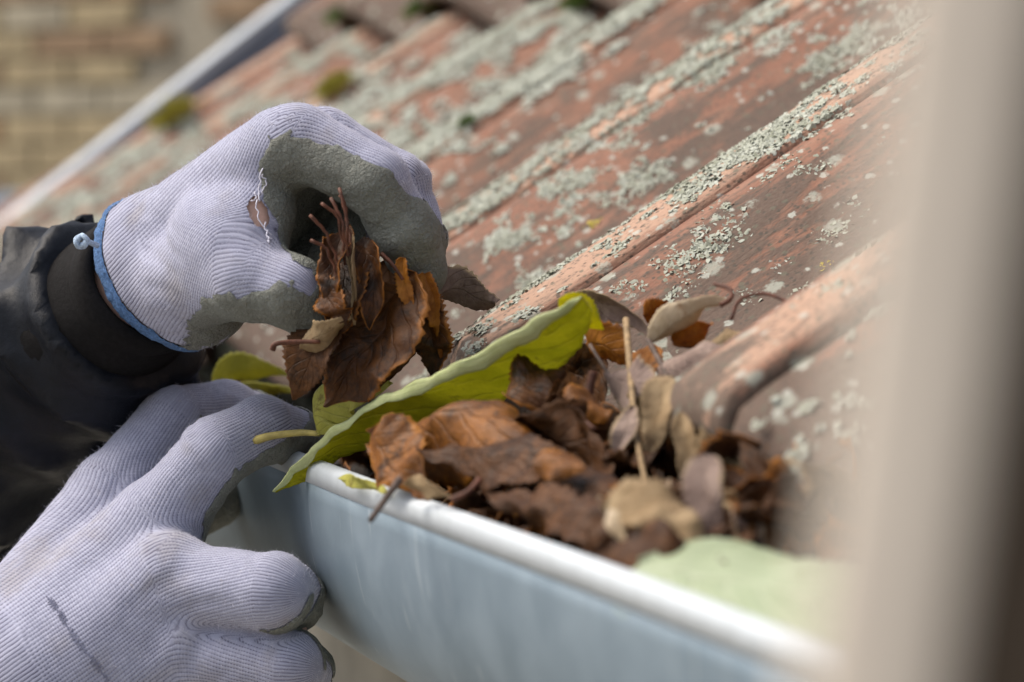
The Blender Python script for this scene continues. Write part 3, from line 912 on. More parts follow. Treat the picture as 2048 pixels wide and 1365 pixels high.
AX = -FWD  # towards camera
def build_glove(name, hand, lo, hi, h, cutp, cutn, band_w, parent, label, noise_amp=0.35, hole=None, coat_noise=0.16, fuzz_n=42000, extra_coat=None):
    lo = np.array(lo); hi = np.array(hi)
    V, Q = surface_nets(hand.sdf, lo, hi, h)
    G = grad(hand.sdf, V)
    V = V+G*(noise_amp*(vnoise(V, 0.055)+0.5*vnoise(V, 0.13, 3.0)))[:, None]
    cr = 1-2*np.abs(np.sin(0.17*V[:, 0]-0.21*V[:, 2]+0.12*V[:, 1]+2.2*vnoise(V, 0.035, 6.0)))
    cr2 = 1-2*np.abs(np.sin(0.14*V[:, 0]+0.25*V[:, 2]-0.10*V[:, 1]+2.4*vnoise(V, 0.04, 8.0)))
    mk = np.clip(vnoise(V, 0.028, 12.0)*2.2+0.15, 0, 1); mk2 = np.clip(vnoise(V, 0.03, 15.0)*2.2+0.1, 0, 1)
    V = V-G*(0.75*np.clip(-cr-0.2, 0, 1)*mk+0.75*np.clip(-cr2-0.2, 0, 1)*mk2)[:, None]
    rib, al, coat = hand.coords(V)
    if extra_coat is not None: coat = extra_coat(V, coat)
    coat = coat+coat_noise*(vnoise(V, 0.10, 5.0)+0.6*vnoise(V, 0.35, 9.0)+0.35*vnoise(V, 0.9, 2.0))
    ax = (V-cutp)@cutn
    A = {'rib': rib, 'along': al, 'coat': coat, 'ax': ax, 'gx': G[:, 0], 'gy': G[:, 1], 'gz': G[:, 2]}
    V1, F1, A1 = clip(V, Q, ax-0.0, A)                       # everything beyond the cuff edge
    Vk, Fk, Ak = clip(V1, F1, A1['ax']-band_w, A1)
    def punch(Vx, Fx, Ax):
        if hole is None: return Vx, Fx, Ax
        hc, hx, hy, rx, ry = hole
        d = Vx-hc
        q = np.sqrt(((d@hx)/rx)**2+((d@hy)/ry)**2)-1+0.25*vnoise(Vx, 0.6, 4.0)
        q = np.where(np.linalg.norm(d, axis=1) < 16, q, 1.0)
        return clip(Vx, Fx, q, Ax)
    Vk, Fk, Ak = punch(Vk, Fk, Ak)
    wl = lambda X: X*0.001+CAM
    gl = mesh_obj(name, wl(Vk), Fk, M['knit'], parent)
    attr(gl, 'rib', Ak['rib']); attr(gl, 'along', Ak['along'])
    if label: gl['label'] = label
    Vc, Fc, Ac = punch(*clip(V1, F1, A1['coat'], A1))
    Gc = np.stack([Ac['gx'], Ac['gy'], Ac['gz']], 1)
    thick = 0.45+0.45*np.clip(Ac['coat']/0.08, 0, 1)-0.15*np.clip((Ac['coat']-0.1)/0.3, 0, 1)+0.25*vnoise(Vc, 0.5, 7.0)
    cm = mesh_obj('palm_coating', wl(Vc+Gc*thick[:, None]), Fc, M['coat'], gl)
    if band_w > 0:
        Vb, Fb, Ab = clip(V1, F1, band_w-A1['ax'], A1)
        Gb = np.stack([Ab['gx'], Ab['gy'], Ab['gz']], 1)
        bul = 0.5+1.3*np.sqrt(np.clip(Ab['ax']/band_w*(1-Ab['ax']/band_w)*4, 0, 1))+0.5*vnoise(Vb, 0.7, 1.0)+0.5*vnoise(Vb, 1.7, 4.0)
        mesh_obj('cuff_band', wl(Vb+Gb*bul[:, None]), Fb, M['band'], gl)
    # loose cotton fibres
    Gk = np.stack([Ak['gx'], Ak['gy'], Ak['gz']], 1)
    sel = rng.integers(0, len(Vk), fuzz_n)
    sel = sel[Ak['coat'][sel] < 0.05]
    base = Vk[sel]+rng.normal(0, 0.5, (len(sel), 3)); nn = Gk[sel]
    base = base-nn*((base-Vk[sel])*nn).sum(1)[:, None]
    dirn = nn*rng.uniform(0.3, 1.0, (len(sel), 1))+rng.normal(0, 0.55, (len(sel), 3))
    dirn /= np.linalg.norm(dirn, axis=1)[:, None]
    ln = rng.gamma(2.0, 0.50, (len(sel), 1))
    mid = base+dirn*ln*0.55; d2 = dirn+rng.normal(0, 0.6, dirn.shape); tip = mid+d2/np.linalg.norm(d2, axis=1)[:, None]*ln*0.5
    sv = np.cross(dirn, rng.normal(0, 1, dirn.shape)); sv = sv/np.linalg.norm(sv, axis=1)[:, None]*0.035
    n = len(sel)
    VV = np.stack([base-sv, base+sv, mid+sv*0.7, mid-sv*0.7, tip], 1).reshape(-1, 3)
    FF = []
    for i in range(n):
        b = i*5; FF += [(b, b+1, b+2, b+3), (b+3, b+2, b+4)]
    fz = mesh_obj('fuzz', wl(VV), FF, M['thread'], gl); fz['kind'] = 'stuff'
    return gl

def on_surface(hand, p, off=0.0):
    p = np.array(p, float).reshape(-1, 3)
    for _ in range(6):
        d = hand.sdf(p); p = p-(d-off)[:, None]*grad(hand.sdf, p)
    return p

DU, SU = 1085, 0.91
def U(px, py, dz): return (px, py, DU+dz*SU)
# left hand, pinching leaves above the gutter (index nearest the camera, thumb below)
upper = Hand(
    palm=[(U(300, 500, 62), 23, U(392, 600, 48), 20), (U(330, 490, 56), 22, U(560, 300, 6), 16.5), (U(345, 490, 60), 22, U(610, 300, 30), 16),
          (U(375, 540, 60), 20, U(620, 330, 48), 15), (U(400, 590, 55), 18, U(600, 370, 64), 14),
          (U(380, 560, 34), 21, U(470, 500, 2), 20), (U(440, 470, 12), 20, U(520, 420, 4), 13.5),
          (U(340, 545, 56), 27, U(120, 690, 118), 30)],
    digits=[[(U(345, 470, 50), 15), (U(598, 283, 0), 15.2), (U(752, 362, -10), 13.6), (U(812, 465, -6), 12.8), (U(838, 540, 2), 11.3)],
            [(U(365, 480, 58), 15), (U(650, 288, 24), 14.8), (U(800, 368, 20), 13.2), (U(832, 472, 18), 12.2), (U(832, 540, 18), 10.8)],
            [(U(385, 510, 62), 15), (U(650, 310, 46), 14), (U(748, 395, 46), 12.8), (U(712, 480, 40), 11.8), (U(668, 520, 34), 10.5)],
            [(U(405, 560, 62), 14), (U(620, 350, 66), 13), (U(700, 430, 66), 11.5), (U(660, 500, 60), 10.5), (U(615, 535, 52), 9.5)],
            [(U(360, 560, 36), 18), (U(500, 556, -8), 17.0), (U(580, 582, -16), 14.2), (U(634, 626, -10), 12.4)]],
    dorsal=[('axis', FWD), ('axis', FWD), ('axis', FWD), ('axis', FWD), camvec(0.10, 0.50, 0.85)],
    ulnar=1, thr=None, sc=SU)
# cross(t, FWD) for a bone pointing right gives up; checked in render
upper.side = camvec(.66, -.75, 0.05); upper.ribr = [14, 13.5, 13, 12, 15]
upper.ribo = [-11, -11, -11, -11, 0]
upper.thr = [[(0, -1.3), (60, -1.1), (78, -0.25), (92, 0.22), (118, 0.30), (132, 0.5), (142, 1.1), (154, 1.8)]]*1 + \
            [[(0, -0.9), (50, -0.6), (70, 0.0), (110, 0.1), (134, 0.3), (146, 1.2), (160, 1.8)]]*3 + \
            [[(0, -0.9), (25, -0.3), (45, 0.25), (60, 0.38), (68, 0.55), (75, 0.85), (82, 1.4), (90, 1.9)]]

DL = 1125
def Lw(px, py, d): return (px, py, d)
# right hand, gripping the gutter's outer wall: two fingers over the lip, two against the wall
lower = Hand(
    palm=[((40, 1290, 1120), 26, (225, 1000, 1148), 17), ((70, 1320, 1105), 26, (310, 1055, 1120), 17.5), ((110, 1360, 1100), 25, (335, 1160, 1098), 18),
          ((150, 1400, 1102), 24, (350, 1280, 1096), 18), ((60, 1330, 1130), 28, (-160, 1560, 1140), 31),
          ((130, 1250, 1150), 20, (260, 1110, 1165), 16), ((230, 1200, 1118), 20, (330, 1180, 1112), 18)],
    digits=[[((60, 1270, 1118), 17), ((228, 990, 1148), 16.5), ((345, 838, 1162), 13.5), ((450, 822, 1192), 12.6), ((535, 850, 1212), 11.2)],
            [((90, 1300, 1104), 17), ((318, 1045, 1118), 16.5), ((428, 905, 1112), 13.6), ((525, 858, 1124), 13.0), ((585, 872, 1140), 11.6)],
            [((120, 1340, 1100), 17), ((345, 1170, 1096), 16.5), ((545, 1184, 1078), 14.8), ((572, 1196, 1100), 14), ((570, 1200, 1118), 12)],
            [((150, 1400, 1102), 16), ((370, 1310, 1096), 16), ((575, 1330, 1084), 13.6), ((595, 1345, 1102), 13), ((590, 1350, 1118), 11)],
            [((120, 1230, 1146), 17), ((250, 1110, 1180), 15), ((340, 1035, 1208), 13), ((430, 1000, 1222), 11.5)]],
    dorsal=[camvec(-0.50, 0.52, 0.70), camvec(-0.42, 0.50, 0.75), camvec(-0.1, 0.25, 0.96), camvec(0.05, 0.1, 0.99), camvec(-0.8, 0.3, 0.3)],
    ulnar=1, thr=None)
lower.side = camvec(.58, -.82, 0); lower.ribr = [15, 15, 16, 15, 14]
lower.ribo = [0, 0, 0, 0, 0]
lower.thr = [[(0, -0.9), (70, -0.6), (85, -0.25), (120, -0.15), (150, 0.3), (160, 1.2)],
             [(0, -0.9), (66, -0.6), (84, -0.12), (112, -0.1), (130, 0.1), (140, 0.6), (150, 1.3)],
             [(0, -0.95), (60, -0.8), (84, -0.6), (100, -0.5), (112, -0.2), (124, 0.5)],
             [(0, -0.95), (60, -0.8), (84, -0.5), (92, -0.45), (104, -0.15), (112, 0.5)],
             [(0, -0.5), (60, 0.0), (80, 0.5), (100, 1.2)]]

person = empty('person', (-0.25, 1.55, 0.0))
tag(person, 'person in dark jacket and lavender knit work gloves clearing leaves from the gutter', 'person')

cutp = LM(*U(322, 538, 58)); cutn = camvec(0.60, -0.0+0.42, 0.68)
cutn = camvec(0.60, 0.43, 0.67)
hole = (LM(*U(517, 424, -10)), camvec(0.35, -0.94, 0), camvec(0.94, 0.35, 0), 6.4, 3.4)
lo = np.min([np.minimum(a-ra, b-rb) for a, b, ra, rb in upper.palm]+[np.array(p).min(0)-16 for p, _ in upper.dig], axis=0)-4
hi = np.max([np.maximum(a+ra, b+rb) for a, b, ra, rb in upper.palm]+[np.array(p).max(0)+16 for p, _ in upper.dig], axis=0)+4
upper.lo, upper.hi = lo, hi
glove_u = build_glove('glove', upper, lo, hi, 1.4, cutp-cutn*7, cutn, 6.0, person, 'lavender knit glove with blue cuff band pinching the clump of leaves', hole=hole)
lo = np.min([np.minimum(a-ra, b-rb) for a, b, ra, rb in lower.palm[:4]]+[np.array(p).min(0)-16 for p, _ in lower.dig], axis=0)-4
hi = np.max([np.maximum(a+ra, b+rb) for a, b, ra, rb in lower.palm[:4]]+[np.array(p).max(0)+16 for p, _ in lower.dig], axis=0)+4
lower.lo, lower.hi = lo, hi
cutl = LM(30, 1335, 1120); cutln = nrm(LM(270, 1090, 1120)-cutl)
glove_l = build_glove('glove', lower, lo, hi, 1.4, cutl-cutln*42, cutln, 0.0, person, 'lavender knit glove gripping the outer wall of the gutter')
for g_, nm in ((glove_u, 0), (glove_l, 1)):
    pass

# seam stitching across the back of the lower glove
pts = []
for i in range(110):
    t = i/109
    zig = (0, 6, 2, -5)[i % 4]*(1 if (i//8) % 3 else 0.25)
    pts.append(LM(85+132*t+zig*1.0, 1182+175*t-zig*0.8, 1085))
pts = on_surface(lower, pts, 0.35)
pts = pts+np.array([0, 0, 0])
tube('seam_stitching', pts*0.001+CAM, 0.00015, M['seam'], glove_l, 5)

# pale blue knotted thread end on the cuff band, frayed threads at the hole
c = LM(*U(163, 484, 30))
pts = [c+camvec(math.cos(a), math.sin(a), 0.5*math.sin(2.3*a))*(2.6-0.10*a) for a in np.linspace(0, 13, 60)]
pts = [LM(*U(196, 492, 34))]+pts
tube('thread_knot', np.array(pts)*0.001+CAM, 0.0011, M['bluethread'], glove_u, 6)
for (a, b, c_) in [((512, 395, -14), (528, 430, -20), (545, 470, -14)), ((518, 340, -12), (514, 370, -17), (520, 402, -13)), ((535, 440, -16), (552, 450, -22), (556, 462, -18)),
                   ((500, 398, -14), (510, 385, -18), (506, 374, -16)), ((540, 455, -16), (546, 468, -21), (541, 478, -18)), ((516, 350, -13), (528, 362, -19), (524, 378, -17))]:
    q = on_surface(upper, [LM(*U(*a)), LM(*U(*b)), LM(*U(*c_))], 0.9)
    tube('loose_thread', bezpts(q, 12)*0.001+CAM+np.random.default_rng(3).normal(0, 2e-4, (12, 3)), 0.00028, M['thread'], glove_u, 5)

# arms and trunk: skin inside, jacket outside
cutn = camvec(0.60, 0.43, 0.67)
eU, eL = LM(*U(325, 535, 58))-cutn*250, LM(-620, 1880, 1230)
shU, shL = LM(-700, 420, 1760), LM(-1250, 900, 1420)
wU, wL = LM(*U(325, 535, 58)), LM(30, 1335, 1120)
hipc, chest = LM(-1000, 2500, 1640), LM(-980, 900, 1600)
def arms(p, inf, cut=False):
    D = cone_d(p, wU, eU, 24+inf*0.8, 40+inf*1.2)
    D = smin(D, cone_d(p, eU, shU, 42+inf, 58+inf), 12)
    E = smin(cone_d(p, wL, eL, 27+inf*0.35, 42+inf), cone_d(p, eL, shL, 44+inf, 58+inf), 12)
    if cut:
        D = np.maximum(D, 30-(p-wU)@axU); E = np.maximum(E, 58-(p-wL)@nrm(eL-wL))
    T_ = smin(cone_d(p, chest, hipc, 125+inf, 140+inf), cone_d(p, shU, shL, 60+inf, 60+inf), 40)
    return smin(smin(D, T_, 30), E, 25)
axU = nrm(eU-wU)
def body_sdf(p):
    D = arms(p, -6.0)
    for hd_ in (upper, lower):
        m = ((p > hd_.lo-30) & (p < hd_.hi+30)).all(1)
        if m.any(): D[m] = smin(D[m], hd_.sdf(p[m])+1.7, 4.0)
    return D
lo = np.min([eU, eL, shU, shL, hipc, chest, wU, wL], axis=0)-150; hi = np.max([eU, eL, shU, shL, hipc, chest, wU, wL], axis=0)+150
hi = np.maximum(hi, np.max([np.array(p).max(0)+20 for p, _ in upper.dig+lower.dig], axis=0))
Vb, Fb = surface_nets(body_sdf, lo, hi, 7.0)
mesh_obj('body', Vb*0.001+CAM, Fb.tolist(), M['skin'], person)

def jacket_sdf(p):
    s = (p-wU)@axU
    D = arms(p, 20.0, True)
    amp = np.clip((s-26)/30, 0, 1)
    wx = 9*np.sin(p[:, 0]*0.031+p[:, 2]*0.023)+7*np.sin(p[:, 1]*0.041-p[:, 2]*0.037)
    f = 6.0*(1-2*np.abs(np.sin((s+wx)*0.062)))*amp
    for (k, a_, ph) in (((0.05, 0.02, 0.055), 3.6, 0.4), ((-0.03, 0.06, 0.045), 3.0, 1.7), ((0.09, -0.07, 0.05), 1.8, 2.9), ((0.02, 0.10, -0.11), 1.3, 0.2)):
        f = f+a_*(1-2*np.abs(np.sin(p@np.array(k)+ph+wx*0.05)))*amp
    return D-f
Vj, Fj = surface_nets(jacket_sdf, lo-20, hi+20, 5.0)
jk = mesh_obj('jacket', Vj*0.001+CAM, Fj.tolist(), M['jacket'], person)
jk['label'] = 'charcoal black jacket with loose folded sleeve'
# inner cuff of the sleeve round the glove
def ring_tube(name, c, axis, prof_, mat, parent, seg=64, ell=(1.0, 1.0), up=None, rough=0.0):
    axis = nrm(axis); x = nrm(np.cross(axis, up if up is not None else np.array([0, 0, 1.]))); y = np.cross(axis, x)
    V, F = [], []
    for i, (s_, r) in enumerate(prof_):
        for k in range(seg):
            a = 2*math.pi*k/seg
            rr = r*(1+rough*math.sin(3*a+i*0.8)+rough*0.6*math.sin(7*a-i*0.5))
            V.append(c+axis*s_+x*math.cos(a)*rr*ell[0]+y*math.sin(a)*rr*ell[1])
    for i in range(len(prof_)-1):
        for k in range(seg):
            k2 = (k+1) % seg
            F.append((i*seg+k, i*seg+k2, (i+1)*seg+k2, (i+1)*seg+k))
    return mesh_obj(name, np.array(V)*0.001+CAM, F, mat, parent)
cx_ = nrm(camvec(0.59, -0.81, 0))
prof_c = [(s_*SU, r_*SU) for s_, r_ in [(0, 29), (-2.5, 33), (-1, 37), (3, 38.6), (7, 38.2), (9, 37.6), (11, 38.6), (22, 40), (34, 42), (46, 44.5), (58, 47)]]
ring_tube('sleeve_cuff', cutp-cutn*9.5, -cutn, prof_c, M['cuff'], jk, 72, (0.86, 1.0), camvec(0.81, 0.59, 0.0), 0.012)
#@@HANDS
# ------------------------------------------------------------------ leaves
def leaf_data(spine, wn, wf, s0, s1, fold=0, curl=0, curl2=None, fold2=None, wav=1.0, crump=0.0, serr=0.10, shape=(0.75, 0.9), n=34, m=6, seed=0.0, tear=0.0):
    """spine: (px,py,d) list; wn/wf: half widths (mm) on the +S / -S side; returns verts (m), faces, uv"""
    pts = bezpts([q if isinstance(q, np.ndarray) else P(*q) for q in spine], n)
    T = np.gradient(pts, axis=0); T /= np.linalg.norm(T, axis=1)[:, None]
    L = np.linalg.norm(np.diff(pts, axis=0), axis=1).sum()
    s0 = camvec(*s0); s1 = camvec(*s1)
    curl2 = curl if curl2 is None else curl2
    fold2 = fold if fold2 is None else fold2
    V, UV = [], []
    a_, b_ = shape
    for i in range(n):
        t = i/(n-1)
        S = s0*(1-t)+s1*t; S = nrm(S-T[i]*(S@T[i])); N = np.cross(T[i], S)
        if N@UPV < -0.2: N = -N
        w = max(0.02, math.sin(math.pi*min(1, t**a_))**b_)
        row = [None]*(2*m+1)
        for sgn, Wd, cu, fo in ((1, wn, curl, fold), (-1, wf, curl2, fold2)):
            pos = pts[i].copy(); row[m] = pos
            for j in range(1, m+1):
                v = j/m
                th = rad(fo+cu*v*(0.6+0.4*w))
                step = Wd*0.001*w/m
                if j == m: step *= 1+(serr*3.2 if i % 2 else -serr*2.0)*(1+0.6*mnoise.noise(Vector((i*1.7, seed, sgn))))
                if tear and mnoise.noise(Vector((i*0.35+seed*3, sgn*4.0, seed))) > 0.25 and j > m*0.55: step *= max(0.05, 1-tear)
                pos = pos+(S*sgn*math.cos(th)+N*math.sin(th))*step
                row[m+sgn*j] = pos
        for j, pos in enumerate(row):
            v = (j-m)/m
            q = Vector(pos*60)+Vector((seed*7, seed*3, -seed))
            off = N*(0.001*wav*(math.sin(t*9+seed*5+2.2*np.sign(v))*abs(v)*1.3+0.5*math.cos(t*50)*abs(v)*0.35))
            if crump:
                q2 = Vector(pos*150)+Vector((seed*5, -seed*9, seed))
                off = off+0.001*crump*(np.array(mnoise.noise_vector(q))*1.0+0.5*np.array(mnoise.noise_vector(q2))+0.12*np.array(mnoise.noise_vector(q2*2.7)))
            V.append(pos+off); UV.append((t, 0.5+0.5*v))
    F = []
    c = 2*m+1
    for i in range(n-1):
        for j in range(c-1):
            F.append((i*c+j, i*c+j+1, (i+1)*c+j+1, (i+1)*c+j))
    return V, F, UV

def set_uv(o, UV):
    uvl = o.data.uv_layers.new(name='UVMap')
    li = np.zeros(len(o.data.loops), np.int32); o.data.loops.foreach_get('vertex_index', li)
    uvl.data.foreach_set('uv', np.asarray(UV, np.float32)[li].ravel())

LSEED = [1.0]
def leaf(label, mat, spine, wn, wf=None, s0=(0, .7, .7), s1=None, stem=None, stem_mat='stem', stem_r=0.0007, name='leaf', cat='leaf', group=None, thick=0.00028, mat2=None, **kw):
    LSEED[0] += 1.37
    V, F, UV = leaf_data(spine, wn, wf if wf is not None else wn, s0, s1 or s0, seed=LSEED[0], **kw)
    root = empty(name, V[0]) if False else None
    o = mesh_obj(name, V, F, M[mat])
    set_uv(o, UV)
    md = o.modifiers.new('thickness', 'SOLIDIFY'); md.thickness = thick; md.offset = 0
    if mat2: o.data.materials.append(M[mat2]); md.material_offset = 1
    tag(o, label, cat, group)
    if stem:
        st = tube('stem', bezpts([P(*q) for q in stem], 14), np.linspace(stem_r*1.25, stem_r*0.8, 14), M[stem_mat], o, 6)
    return o

def twig(name, label, pts, r0, r1, mat, cat='twig', n=16, wob=0.0):
    q = bezpts([P(*p) for p in pts], n)
    if wob: q = q+np.random.default_rng(5).normal(0, wob, q.shape)
    o = tube(name, q, np.linspace(r0, r1, n), M[mat], None, 7)
    return tag(o, label, cat)

# --- held clump
def hd(q): return (q[0], q[1], DU+(q[2]-1195)*SU)
def hleaf(label, mat, spine, wn, wf, *a, stem=None, **kw):
    return leaf(label, mat, [hd(q) for q in spine], wn*SU, wf*SU, *a, stem=[hd(q) for q in stem] if stem else None, **kw)
hleaf('large wet brown leaf with fuzzy orange edge hanging lowest from the pinched clump', 'l_rust', [(815, 545, 1182), (765, 650, 1170), (705, 730, 1168), (655, 805, 1172)], 24, 21, (.75, .6, .15), (.8, .5, .3), crump=3.41, fold=14, curl=-22, wav=2.2, serr=.12, n=46, m=9)
hleaf('narrow dark leaf hanging at the right of the pinched clump', 'l_rust', [(812, 540, 1190), (845, 640, 1182), (862, 735, 1186)], 9, 11, (.9, .1, .35), crump=2.48, fold=20, wav=2, n=40, m=7)
hleaf('small purple brown toothed leaf at the lower left of the pinched clump', 'l_dark', [(668, 640, 1172), (622, 715, 1166), (588, 800, 1170)], 11, 13, (.85, .35, .3), crump=1.36, fold=10, serr=.16, wav=1.2, m=7)
hleaf('crumpled rust leaf standing up between thumb and forefinger', 'l_rust', [(692, 455, 1180), (668, 540, 1166), (650, 640, 1164)], 9, 8, (.85, -.1, .4), crump=3.10, fold=28, curl=20, wav=2, n=40, m=7)
hleaf('rolled tan leaf standing upright in the middle of the pinched clump', 'l_tan', [(703, 470, 1172), (713, 550, 1163), (712, 650, 1164)], 3.2, 3.6, (.8, 0, .5), crump=0.87, fold=40, curl=50, wav=.8)
hleaf('curled rust leaf beside the rolled tan leaf in the pinched clump', 'l_rust', [(722, 470, 1180), (752, 560, 1168), (745, 660, 1164)], 8, 9, (.9, .2, .3), crump=2.79, fold=26, curl=24, wav=1.8, n=40, m=7)
hleaf('tan leaf with a red stalk pointing left under the thumb tip', 'l_tan', [(604, 692, 1166), (645, 672, 1160), (700, 640, 1160)], 7, 9, (.3, .8, .45), crump=1.61, fold=16, curl=20, stem=[(545, 700, 1162), (552, 688, 1161), (590, 684, 1162), (640, 684, 1161)], stem_r=0.0010)
hleaf('pale dry leaf sticking out to the right behind the forefinger tip', 'l_mauve', [(855, 595, 1222), (915, 580, 1226), (965, 600, 1222), (990, 602, 1218)], 9, 8, (.1, .8, .5), crump=1.86, fold=12, curl=18, wav=1.6, serr=.14)
hleaf('glowing orange torn leaf with points up at the right of the clump', 'l_orange', [(850, 545, 1180), (872, 630, 1174), (884, 715, 1178)], 4.2, 5.5, (.9, .15, .3), crump=1.61, fold=18, curl=20, shape=(.4, .8), serr=.2)
hleaf('orange tooth shaped leaf scrap in front of the forefinger pad', 'l_orange', [(803, 515, 1172), (812, 580, 1168), (835, 640, 1168)], 3.2, 4, (.9, .1, .3), crump=1.24, fold=24, shape=(.5, .8), serr=.2, stem=[(762, 508, 1170), (785, 530, 1168), (806, 560, 1168)], stem_r=.0008)
hleaf('dark inner leaf at the heart of the pinched clump', 'l_dark', [(770, 520, 1196), (790, 620, 1186), (770, 770, 1190)], 19, 19, (1, 0, .1), crump=2.17, fold=6, wav=1.5, n=36)
hleaf('ragged rust leaf at the left edge of the clump against the thumb', 'l_rust', [(640, 560, 1170), (668, 600, 1160), (690, 655, 1160)], 8, 7, (.7, .6, .35), crump=2.17, fold=18, serr=.2, wav=1.6)
hleaf('broad blackish wet leaf filling the middle of the pinched clump', 'l_dark', [(735, 560, 1176), (760, 660, 1176), (735, 800, 1178)], 17, 20, (.95, .1, .2), crump=2.79, fold=8, wav=2, n=40, m=8, serr=.14)
hleaf('dark rust leaf at the right edge of the clump with ragged rim', 'l_rust', [(840, 575, 1184), (868, 660, 1178), (872, 760, 1182)], 9, 10, (.9, .1, .3), crump=2.79, fold=16, serr=.22, wav=2, n=40, m=7)
hleaf('small brown leaf closing the gap beside the thumb tip', 'l_rust', [(690, 520, 1176), (690, 600, 1168), (670, 680, 1168)], 10, 10, (.9, .2, .3), crump=2.48, fold=14, serr=.18, n=36, m=7)
for i, (a, b, c) in enumerate([((700, 540, 1166), (695, 450, 1164), (681, 378, 1166)), ((696, 530, 1164), (686, 450, 1160), (664, 398, 1162)), ((690, 530, 1164), (678, 440, 1160), (645, 408, 1158)),
                               ((680, 540, 1164), (655, 470, 1160), (622, 432, 1158)), ((676, 560, 1162), (655, 500, 1158), (624, 482, 1156)), ((705, 520, 1168), (692, 420, 1170), (682, 392, 1168))]):
    desc = ['tallest thin red brown leaf stalk rising from the clump', 'second tallest thin leaf stalk rising from the clump', 'bent leaf stalk leaning left from the clump', 'short leaf stalk nearest the torn glove', 'lowest short leaf stalk at the left of the clump', 'leaf stalk close behind the tallest one'][i]
    twig('leaf_stalk', desc, [hd(a), hd(b), hd(c)], .0005, .0007, 'stem', 'stalk', 14, .0003)

# --- green leaves round the lower hand
leaf('long folded yellow green leaf draped over the gutter lip with its tip hanging outside', 'l_pale', [(553, 985, 1100), (590, 925, 1094), (660, 862, 1074), (780, 790, 1048), (930, 715, 1015), (1060, 650, 990), (1165, 590, 972)],
     5.0, 31, (.25, -.35, .9), (.35, -.45, .8), fold=-10, curl=-70, fold2=-92, curl2=14, wav=1.4, serr=.07, shape=(1.45, .6), n=60, m=12, crump=2.0, mat2='l_green')
leaf('small cupped olive yellow leaf beside the gripping fingertip', 'l_green2', [(636, 866, 1100), (632, 820, 1095), (690, 785, 1085), (785, 766, 1075)], 15, 9, (.55, -.75, .3), (.1, -.9, .4), fold=14, curl=24, wav=.8, serr=.02, shape=(.7, .7), stem=[(508, 882, 1108), (545, 872, 1106), (600, 866, 1104), (640, 868, 1100)], stem_mat='stem_green', stem_r=.0014, crump=.8)
leaf('yellow green leaf lying in the gutter behind the lower hand', 'l_green2', [(425, 768, 1290), (495, 738, 1285), (580, 752, 1280)], 9, 9, (.1, .65, .7), fold=8, curl=10, wav=1)
leaf('thin green leaf edge just above the gripping knuckles', 'l_green2', [(440, 800, 1290), (520, 780, 1280), (600, 785, 1270)], 5, 5, (.1, .65, .7), fold=8)
leaf('small yellow brown leaf scrap in the gutter under the dark sleeve', 'l_green2', [(328, 772, 1345), (365, 765, 1335), (400, 775, 1330)], 5, 4, (.1, .8, .5), crump=2, serr=.15)
leaf('thin green leaf sliver lying on the gutter lip', 'l_green2', [(676, 958, 1034), (725, 968, 1010), (775, 985, 985)], 2.6, 2.2, (.1, .6, .7), fold=6, serr=.02)

# --- leaves on top of the gutter
leaf('big wet rust orange leaf arched over the gutter lip in front of the green leaf', 'l_rust2', [(742, 905, 1000), (830, 845, 985), (930, 828, 968), (1030, 850, 955), (1125, 905, 945)], 25, 17, (.05, -.6, .8), (.15, -.5, .8), fold=-16, curl=-50, curl2=-40, crump=2.6, wav=2.2, n=50, m=10, serr=.12)
leaf('orange edged wet leaf hanging at the left end of the big rust leaf', 'l_rust2', [(745, 880, 992), (800, 930, 975), (860, 990, 955)], 13, 11, (.7, .5, .5), fold=10, curl=-20, crump=4, wav=2, m=8)
leaf('large dark wet leaf sagging in the middle of the gutter', 'l_dark', [(850, 905, 965), (990, 905, 940), (1140, 945, 910), (1270, 1005, 880)], 10, 11, (0, -.55, .85), fold=-6, curl=-26, crump=3.0, wav=2.6, n=56, m=10, serr=.16)
leaf('dark wet leaf pressed against the inside of the gutter lip', 'l_dark', [(985, 990, 915), (1130, 1040, 872), (1270, 1110, 832)], 6, 11, (.1, -.6, .8), fold=-4, curl=-20, crump=4, wav=2.5, n=46, m=9, serr=.16)
leaf('wet brown leaf behind the dark sagging leaf', 'l_dark', [(1030, 880, 975), (1130, 840, 975), (1260, 880, 960)], 17, 15, (0, .6, .8), fold=-10, curl=-24, crump=3, wav=2.5, n=44, m=9)
leaf('wet purple brown leaf below the upright red stalk', 'l_dark', [(1040, 850, 960), (1150, 880, 945), (1230, 960, 920)], 13, 14, (.3, .6, .7), fold=8, crump=5, wav=2.5, m=8)
leaf('small tan leaf scrap lying on the gutter lip by the twig', 'l_tan', [(805, 968, 952), (850, 972, 940), (905, 1000, 925)], 3.6, 4.2, (.1, .6, .8), crump=1.6, fold=8)
leaf('dark brown leaf under the right end of the green leaf', 'l_dark', [(1080, 700, 1055), (1160, 760, 1045), (1230, 840, 1030)], 17, 17, (.6, .5, .6), crump=5, fold=10, wav=2.5, m=8)
leaf('grey mauve dry leaf bridging from green leaf to beige leaf', 'l_mauve', [(1110, 632, 1045), (1180, 605, 1038), (1240, 618, 1030), (1308, 672, 1022)], 10, 8, (0, .75, .65), fold=-12, curl=-30, crump=1.8, wav=1)
leaf('bright beige dry leaf curled like a boat on top of the pile', 'l_beige', [(1298, 690, 1000), (1350, 650, 992), (1400, 622, 986), (1462, 602, 984)], 8, 6, (.1, .7, .7), fold=14, curl=30, crump=1.2, wav=.8, serr=.05, stem=[(1440, 612, 984), (1462, 596, 984), (1458, 578, 986), (1428, 568, 990)], stem_r=.0008)
